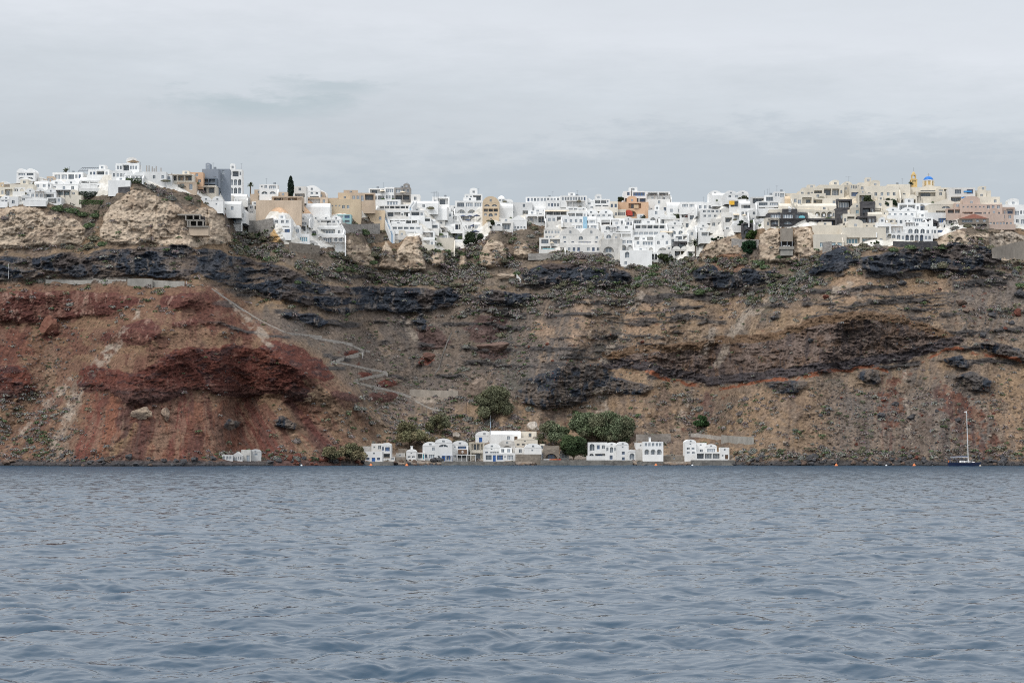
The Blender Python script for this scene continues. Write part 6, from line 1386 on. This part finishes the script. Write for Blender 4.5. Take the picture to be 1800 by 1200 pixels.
# the zigzag mule path with its parapets
def path(pts, label=None):
    return wall(pts, 1.8, RUB, label, .5, 'path_parapet', 'wall', 8)
path([(372, 508), (420, 540), (462, 566), (504, 586), (548, 590), (566, 592)], 'long stone path parapet running down right from the concrete wall'); path([(548, 594), (580, 598), (620, 605)], 'stone parapet at the top bend of the zigzag path'); path([(620, 608), (640, 616), (650, 618)], 'short parapet at the right upper bend of zigzag')
path([(640, 619), (610, 627), (590, 634)], 'second zigzag leg, descending to the left'); path([(588, 636), (620, 642), (650, 649), (680, 654)], 'third zigzag leg, descending to the right'); path([(682, 656), (650, 662), (622, 669)], 'fourth zigzag leg, descending to the left'); path([(620, 671), (660, 680), (700, 690), (722, 697)], 'lowest zigzag leg, descending to the right'); path([(730, 704), (752, 716), (772, 722)], 'rubble strip where the path reaches the hamlet')
path([(794, 583), (786, 600), (778, 622), (772, 645), (764, 658)], 'steep white rubble stair line right of the zigzag'); 
for pts, lab in (([(80, 493), (140, 494), (222, 492)], 'long low road-edge wall on the left mid slope'),): wall(pts, 1.6, PALE, lab)
# stair ramps with blue-grey sides among the white terraces
def ramp(x0, y0, x1, y1, wpx, mat, label, name='stairway'):
    n = 14; t = MB(); Y0, Y1 = depth_at(x0, y0, True) - 4.5, depth_at(x1, y1, True) - 4.5; a, b_ = P(x0, y0, Y0), P(x1, y1, Y1); w = wpx * a.y / FPX
    for i in range(n):
        u = (i + .5) / n; p = a.lerp(b_, u) - a; d = (b_ - a) / n; t.box(p.x - w / 2, p.y - abs(d.y) * .6, p.z - 3.5, p.x + w / 2, p.y + abs(d.y) * .6 + .3, p.z, 0)
        for s_ in (-1, 1): t.box(p.x + s_ * (w / 2 + .25) - .25, p.y - abs(d.y) * .6, p.z - 3.5, p.x + s_ * (w / 2 + .25) + .25, p.y + abs(d.y) * .6 + .3, p.z + .9, 1)
    o = t.build(name, [mat, WALLS['W'][1]]); o.location = a; tag(o, label, 'stairs')
ramp(673, 372, 690, 414, 4, WALLS['B'][1], 'steep blue-grey stairway left of the long terraced hotel'); ramp(730, 356, 721, 368, 3, WALLS['B'][1], 'short blue-grey stairway above the terraced hotel'); ramp(592, 388, 604, 410, 3, WALLS['W'][1], 'white stairway beside the turquoise glazed pavilion'); ramp(414, 352, 432, 376, 2.5, WALLS['L'][1], 'narrow grey stair below arcaded white skyline block'); ramp(806, 384, 818, 408, 2.5, WALLS['W'][1], 'white stair down the terraces below arcaded hotel'); ramp(1395, 372, 1384, 362, 3, WALLS['C'][1], 'cream stair beside the yellow-ochre house')
# poles, masts, columns
def pole(px, py, hpx, label, mat='dark', r=.07, arm=False, dY=0, group=None):
    Y = depth_at(px, py) - .3 + dY; g = P(px, py, Y); h = hpx * Y / FPX; t = MB(); t.tube((0, 0, -1), (0, 0, h), r, r * .8, 6)
    if arm: t.tube((-1.4, 0, h - .3), (1.0, 0, h - .3), r * .6, n=5)
    o = t.build('utility_pole', MT[mat]); o.location = g; tag(o, label, 'pole', group)
for i, (px, py, h) in enumerate(((629, 664, 34), (745, 696, 30), (820, 728, 22), (760, 545, 14), (709, 668, 12), (637, 628, 8), (328, 502, 8), (1108, 470, 8), (15, 485, 22), (870, 492, 16))): pole(px, py, h, ['thin dark pole beside the lower zigzag legs', 'thin dark pole in front of the cream slope wall', 'thin pole left of the large dark olive tree', 'short pole under the dark lava ledge in the middle', 'short thin post below the cream wall end', 'white post at the upper zigzag bend', 'short white post at the end of concrete retaining wall', 'short post under lowest white wall', 'tall thin pale post against the far left lava band', 'thin pole beside ruined hut on mid slope'][i], 'white' if i in (5, 6, 8) else 'dark')
for i, px in enumerate((258, 262, 267.5, 271, 274.5, 283)): pole(px, 308, [17, 17, 15, 12, 16, 13][i], 'bare wooden column of the unfinished row beside the sail-canopied house', 'rope', .22, group='bare columns on the left skyline')
pole(763, 356, 19, 'tall grey mast with crossarm on skyline above the terraced hotel', 'grey', .16, True); pole(770, 352, 14, 'plain grey mast right of the crossarm mast', 'grey', .16); pole(302, 312, 8, 'short wooden post on skyline left of the orange house', 'rope', .2); pole(1352, 346, 16, 'thin aerial mast above the cream skyline', 'grey', .05); pole(1344, 346, 11, 'shorter thin aerial mast left of another', 'grey', .05); pole(1492, 322, 12, 'thin aerial on the cream summit house', 'grey', .05, True); pole(1110, 340, 9, 'dark flue pipe on the blue-windowed skyline house', 'dark', .14)
# sail canopies, parasols, skyline canvas frame
def canvas(x0, x1, y, label, mat, Ydep, sag=1.2):
    a, b_ = P(x0, y, Ydep), P(x1, y, Ydep); w = b_.x - a.x; t = MB(); t.face([(0, 0, 0), (w * .5, -.5, sag), (w, 0, 0), (w * .5, 3, .2)]); t.tube((0, 0, -2.6), (0, 0, .1), .06, m=1); t.tube((w, 0, -2.6), (w, 0, .1), .06, m=1); t.tube((w / 2, -.5, -2.6), (w / 2, -.5, sag), .05, m=1); o = t.build('sail_canopy', [mat, MT['grey']]); o.location = a; tag(o, label, 'canopy')
Yc = depth_at(222, 306, True); canvas(206, 224, 290.5, 'left tan sail canopy on the skyline roof', MT['tanc'], Yc, .8); canvas(222, 247, 285.5, 'right tan sail canopy, higher, on the skyline roof', MT['tanc'], Yc, .9)
def frame_roof():
    Y = depth_at(160, 312, True) + 1; a = P(140, 302, Y); mp = Y / FPX; t = MB(); w = 38 * mp
    for k in range(9): x = w * k / 8; t.tube((x * .75 + 1, 0, 1.5), (x, -2.5, 0), .12, n=5)
    t.tube((1, 0, 1.5), (w * .75 + 1, 0, 1.5), .16, n=6); t.tube((0, -2.5, 0), (w, -2.5, 0), .16, n=6); [t.tube((w * k / 4, -2.4, 0), (w * k / 4, -2.4, -2.4), .08, n=5) for k in range(5)]
    o = t.build('roof_pergola', MT['grey']); o.location = a; tag(o, 'large dark grey pergola frame on roof of the left skyline', 'pergola')
frame_roof()
def parasol(px, py, wpx, mat, label, folded=False, group=None):
    Y = depth_at(px, py, True) - 2.2; g = P(px, py, Y); mp = Y / FPX; w = wpx * mp / 2; t = MB(); t.tube((0, 0, -.5), (0, 0, 2.5), .05, m=1)
    if folded: t.lathe((0, 0, .7), [(.08, 0), (.28, .3), (.2, 1.2), (.04, 1.9)], 8)
    else: t.lathe((0, 0, 1.9), [(w, 0), (w * .98, .08), (w * .5, .38), (.05, .62)], 10)
    o = t.build('parasol', [mat, MT['grey']]); o.location = g; tag(o, label, 'parasol', group)
for px, py, w, lab in ((814, 389, 12, 'navy parasol, leftmost of the row below the arcaded hotel'), (826, 389, 11, 'navy parasol, second in the row below the arcaded hotel'), (838, 388, 12, 'navy parasol, right end of the row below the arcaded hotel'), (823, 396, 11, 'single navy parasol one terrace below the parasol row'), (830, 406, 9, 'small navy parasol above the broad palm'), (836, 416, 14, 'wide navy parasol right above the broad palm')): parasol(px, py, w, MT['navy'], lab)
for px, py, w, lab in ((672, 345, 11, 'cream parasol on the left of the stone-fronted skyline terrace'), (708, 347, 12, 'cream parasol on the right of the stone-fronted skyline terrace'), (970, 436, 9, 'white parasol by the small turquoise pool')): parasol(px, py, w, MT['canvas'], lab)
parasol(1184, 452, 6, MT['red'], 'folded dark red parasol in the hedge garden', True); parasol(1185, 452, 5, MT['white'], 'folded white parasol touching the dark red one', True) if False else None
parasol(1308, 388, 9, MT['canvas'], 'cream parasol over a white terrace near dark stone porches')
# coloured things on the fronts
def panel(px0, py0, px1, py1, mat, label, name, cat, arch=False, dY=-1.4, thick=.12):
    hs = [h for h in HOUSES if h[1] < (px0 + px1) / 2 < h[3] and h[2] < (py0 + py1) / 2 < h[4]]
    Y = min([h[0].location.y for h in hs] or [depth_at((px0 + px1) / 2, py1, True)]) - .35; a, b_ = P(px0, py1, Y), P(px1, py0, Y); t = MB(); w, h = b_.x - a.x, b_.z - a.z
    if arch: t.vault(0, w, h * .3, h * .7, 0, thick); t.box(0, 0, 0, w, thick, h * .3)
    else: t.box(0, 0, 0, w, thick, h)
    o = t.build(name, mat); o.location = a; tag(o, label, cat)
panel(1114, 360, 1122.5, 366, MT['tanc'], 'square brown shutter panel high on the orange building', 'shutter', 'shutter'); panel(1098, 369, 1112, 379, MT['red'], 'red arched awning over the orange building entrance', 'awning', 'awning', True); panel(1025, 381, 1032, 404, MT['skyb'] if False else flat('faded_blue_drape', (.30, .48, .60), .9), 'pale blue cloth draped down the front of white houses', 'drape', 'drape'); panel(1282, 353, 1291, 360, flat('yellow_awning', (.72, .42, .05), .8), 'bright yellow-orange awning square below barrel roofs', 'awning', 'awning'); panel(1404, 379, 1415, 383, MT['turq'], 'turquoise screen on dark stone hotel terrace', 'screen', 'screen', True); panel(1694, 335.5, 1708, 338, flat('awning_blue', (.05, .25, .55), .8), 'blue awning strip over upper window of the blue-awninged hotel', 'awning', 'awning'); panel(1690, 346.5, 1702, 348.5, flat('awning_blue_deep', (.05, .22, .52), .8), 'blue awning strip over lower porch of the blue-awninged hotel', 'awning', 'awning'); panel(982, 433, 992, 439, MT['turq'], 'turquoise arched niche by the small pool below twin gables', 'niche', 'niche', True); panel(954, 437, 984, 441, MT['turq'], 'narrow turquoise pool edge below twin gables', 'pool_edge', 'pool'); panel(396, 386, 420, 389, MT['tile'], 'reddish tiled lean-to roof below the left vaulted cluster', 'lean_to_roof', 'roof')
for i, x in enumerate((1427, 1440, 1452)): panel(1434.5 + i * 12.5, 376, 1437.5 + i * 12.5, 380, MT['white'], ['white lantern-like square in the left', 'white square in the middle', 'white square in the right'][i] + ' arch of the three-arched house', 'wall_niche', 'niche')
# bits of the mid slope
def hut():
    Y = depth_at(888, 490) - 1; root = link('ruined_hut', None); root.location = P(888, 492, Y); mp = Y / FPX; t = MB(); t.box(-1.2, 0, -1, 2.6, 2.5, 1.6); t.face([(-1.2, 0, 1.6), (2.6, 0, 1.6), (2.0, 0, 2.3), (.4, 0, 2.5)]); t.build('wall', WALLS['s'][1], root); t = MB(); t.box(-1.9, -.05, -.8, -1.3, 1.5, 1.3); t.build('door', MT['skyb'], root); tag(root, 'small ruined stone hut with blue door on mid slope', 'hut')
hut(); wall([(908, 483), (916, 493)], 2, WALLS['W'][1], 'short slanting white rail beside the ruined hut', .2)
# ================================================================ a label of its own for every house
def label_houses():
    used = {h[6] for h in HOUSES if h[6]}
    for h in HOUSES:
        if h[6]: continue
        o, x0, y0, x1, y1, desc, _, land = h; cx, cy = (x0 + x1) / 2, (y0 + y1) / 2
        near = sorted(LANDMARKS, key=lambda l: math.hypot((l[1] - cx) * .6, l[2] - cy))
        done = None
        for ln, lx, ly in near[:14]:
            dx_, dy_ = lx - cx, ly - cy; d = math.hypot(dx_, dy_)
            hor = 'left' if dx_ > 0 else 'right'; ver = 'below' if dy_ < 0 else 'above'
            if abs(dy_) > abs(dx_): rel = f"{'just' if d < 30 else 'well' if d > 70 else 'some way'} {ver}"
            else: rel = f"{'just' if d < 40 else 'far' if d > 100 else 'a little'} {hor} of"
            for r_ in (rel, (ver + ' and ' + hor + ' of')):
                lab = f"{desc}, {r_} the {ln}"
                if len(lab.split()) > 16: lab = f"{desc.split(' and ')[0]}, {r_} the {ln}"
                if lab not in used and len(lab.split()) <= 16: done = lab; break
            if done: break
        if not done: done = desc
        used.add(done); o['label'] = done
label_houses()
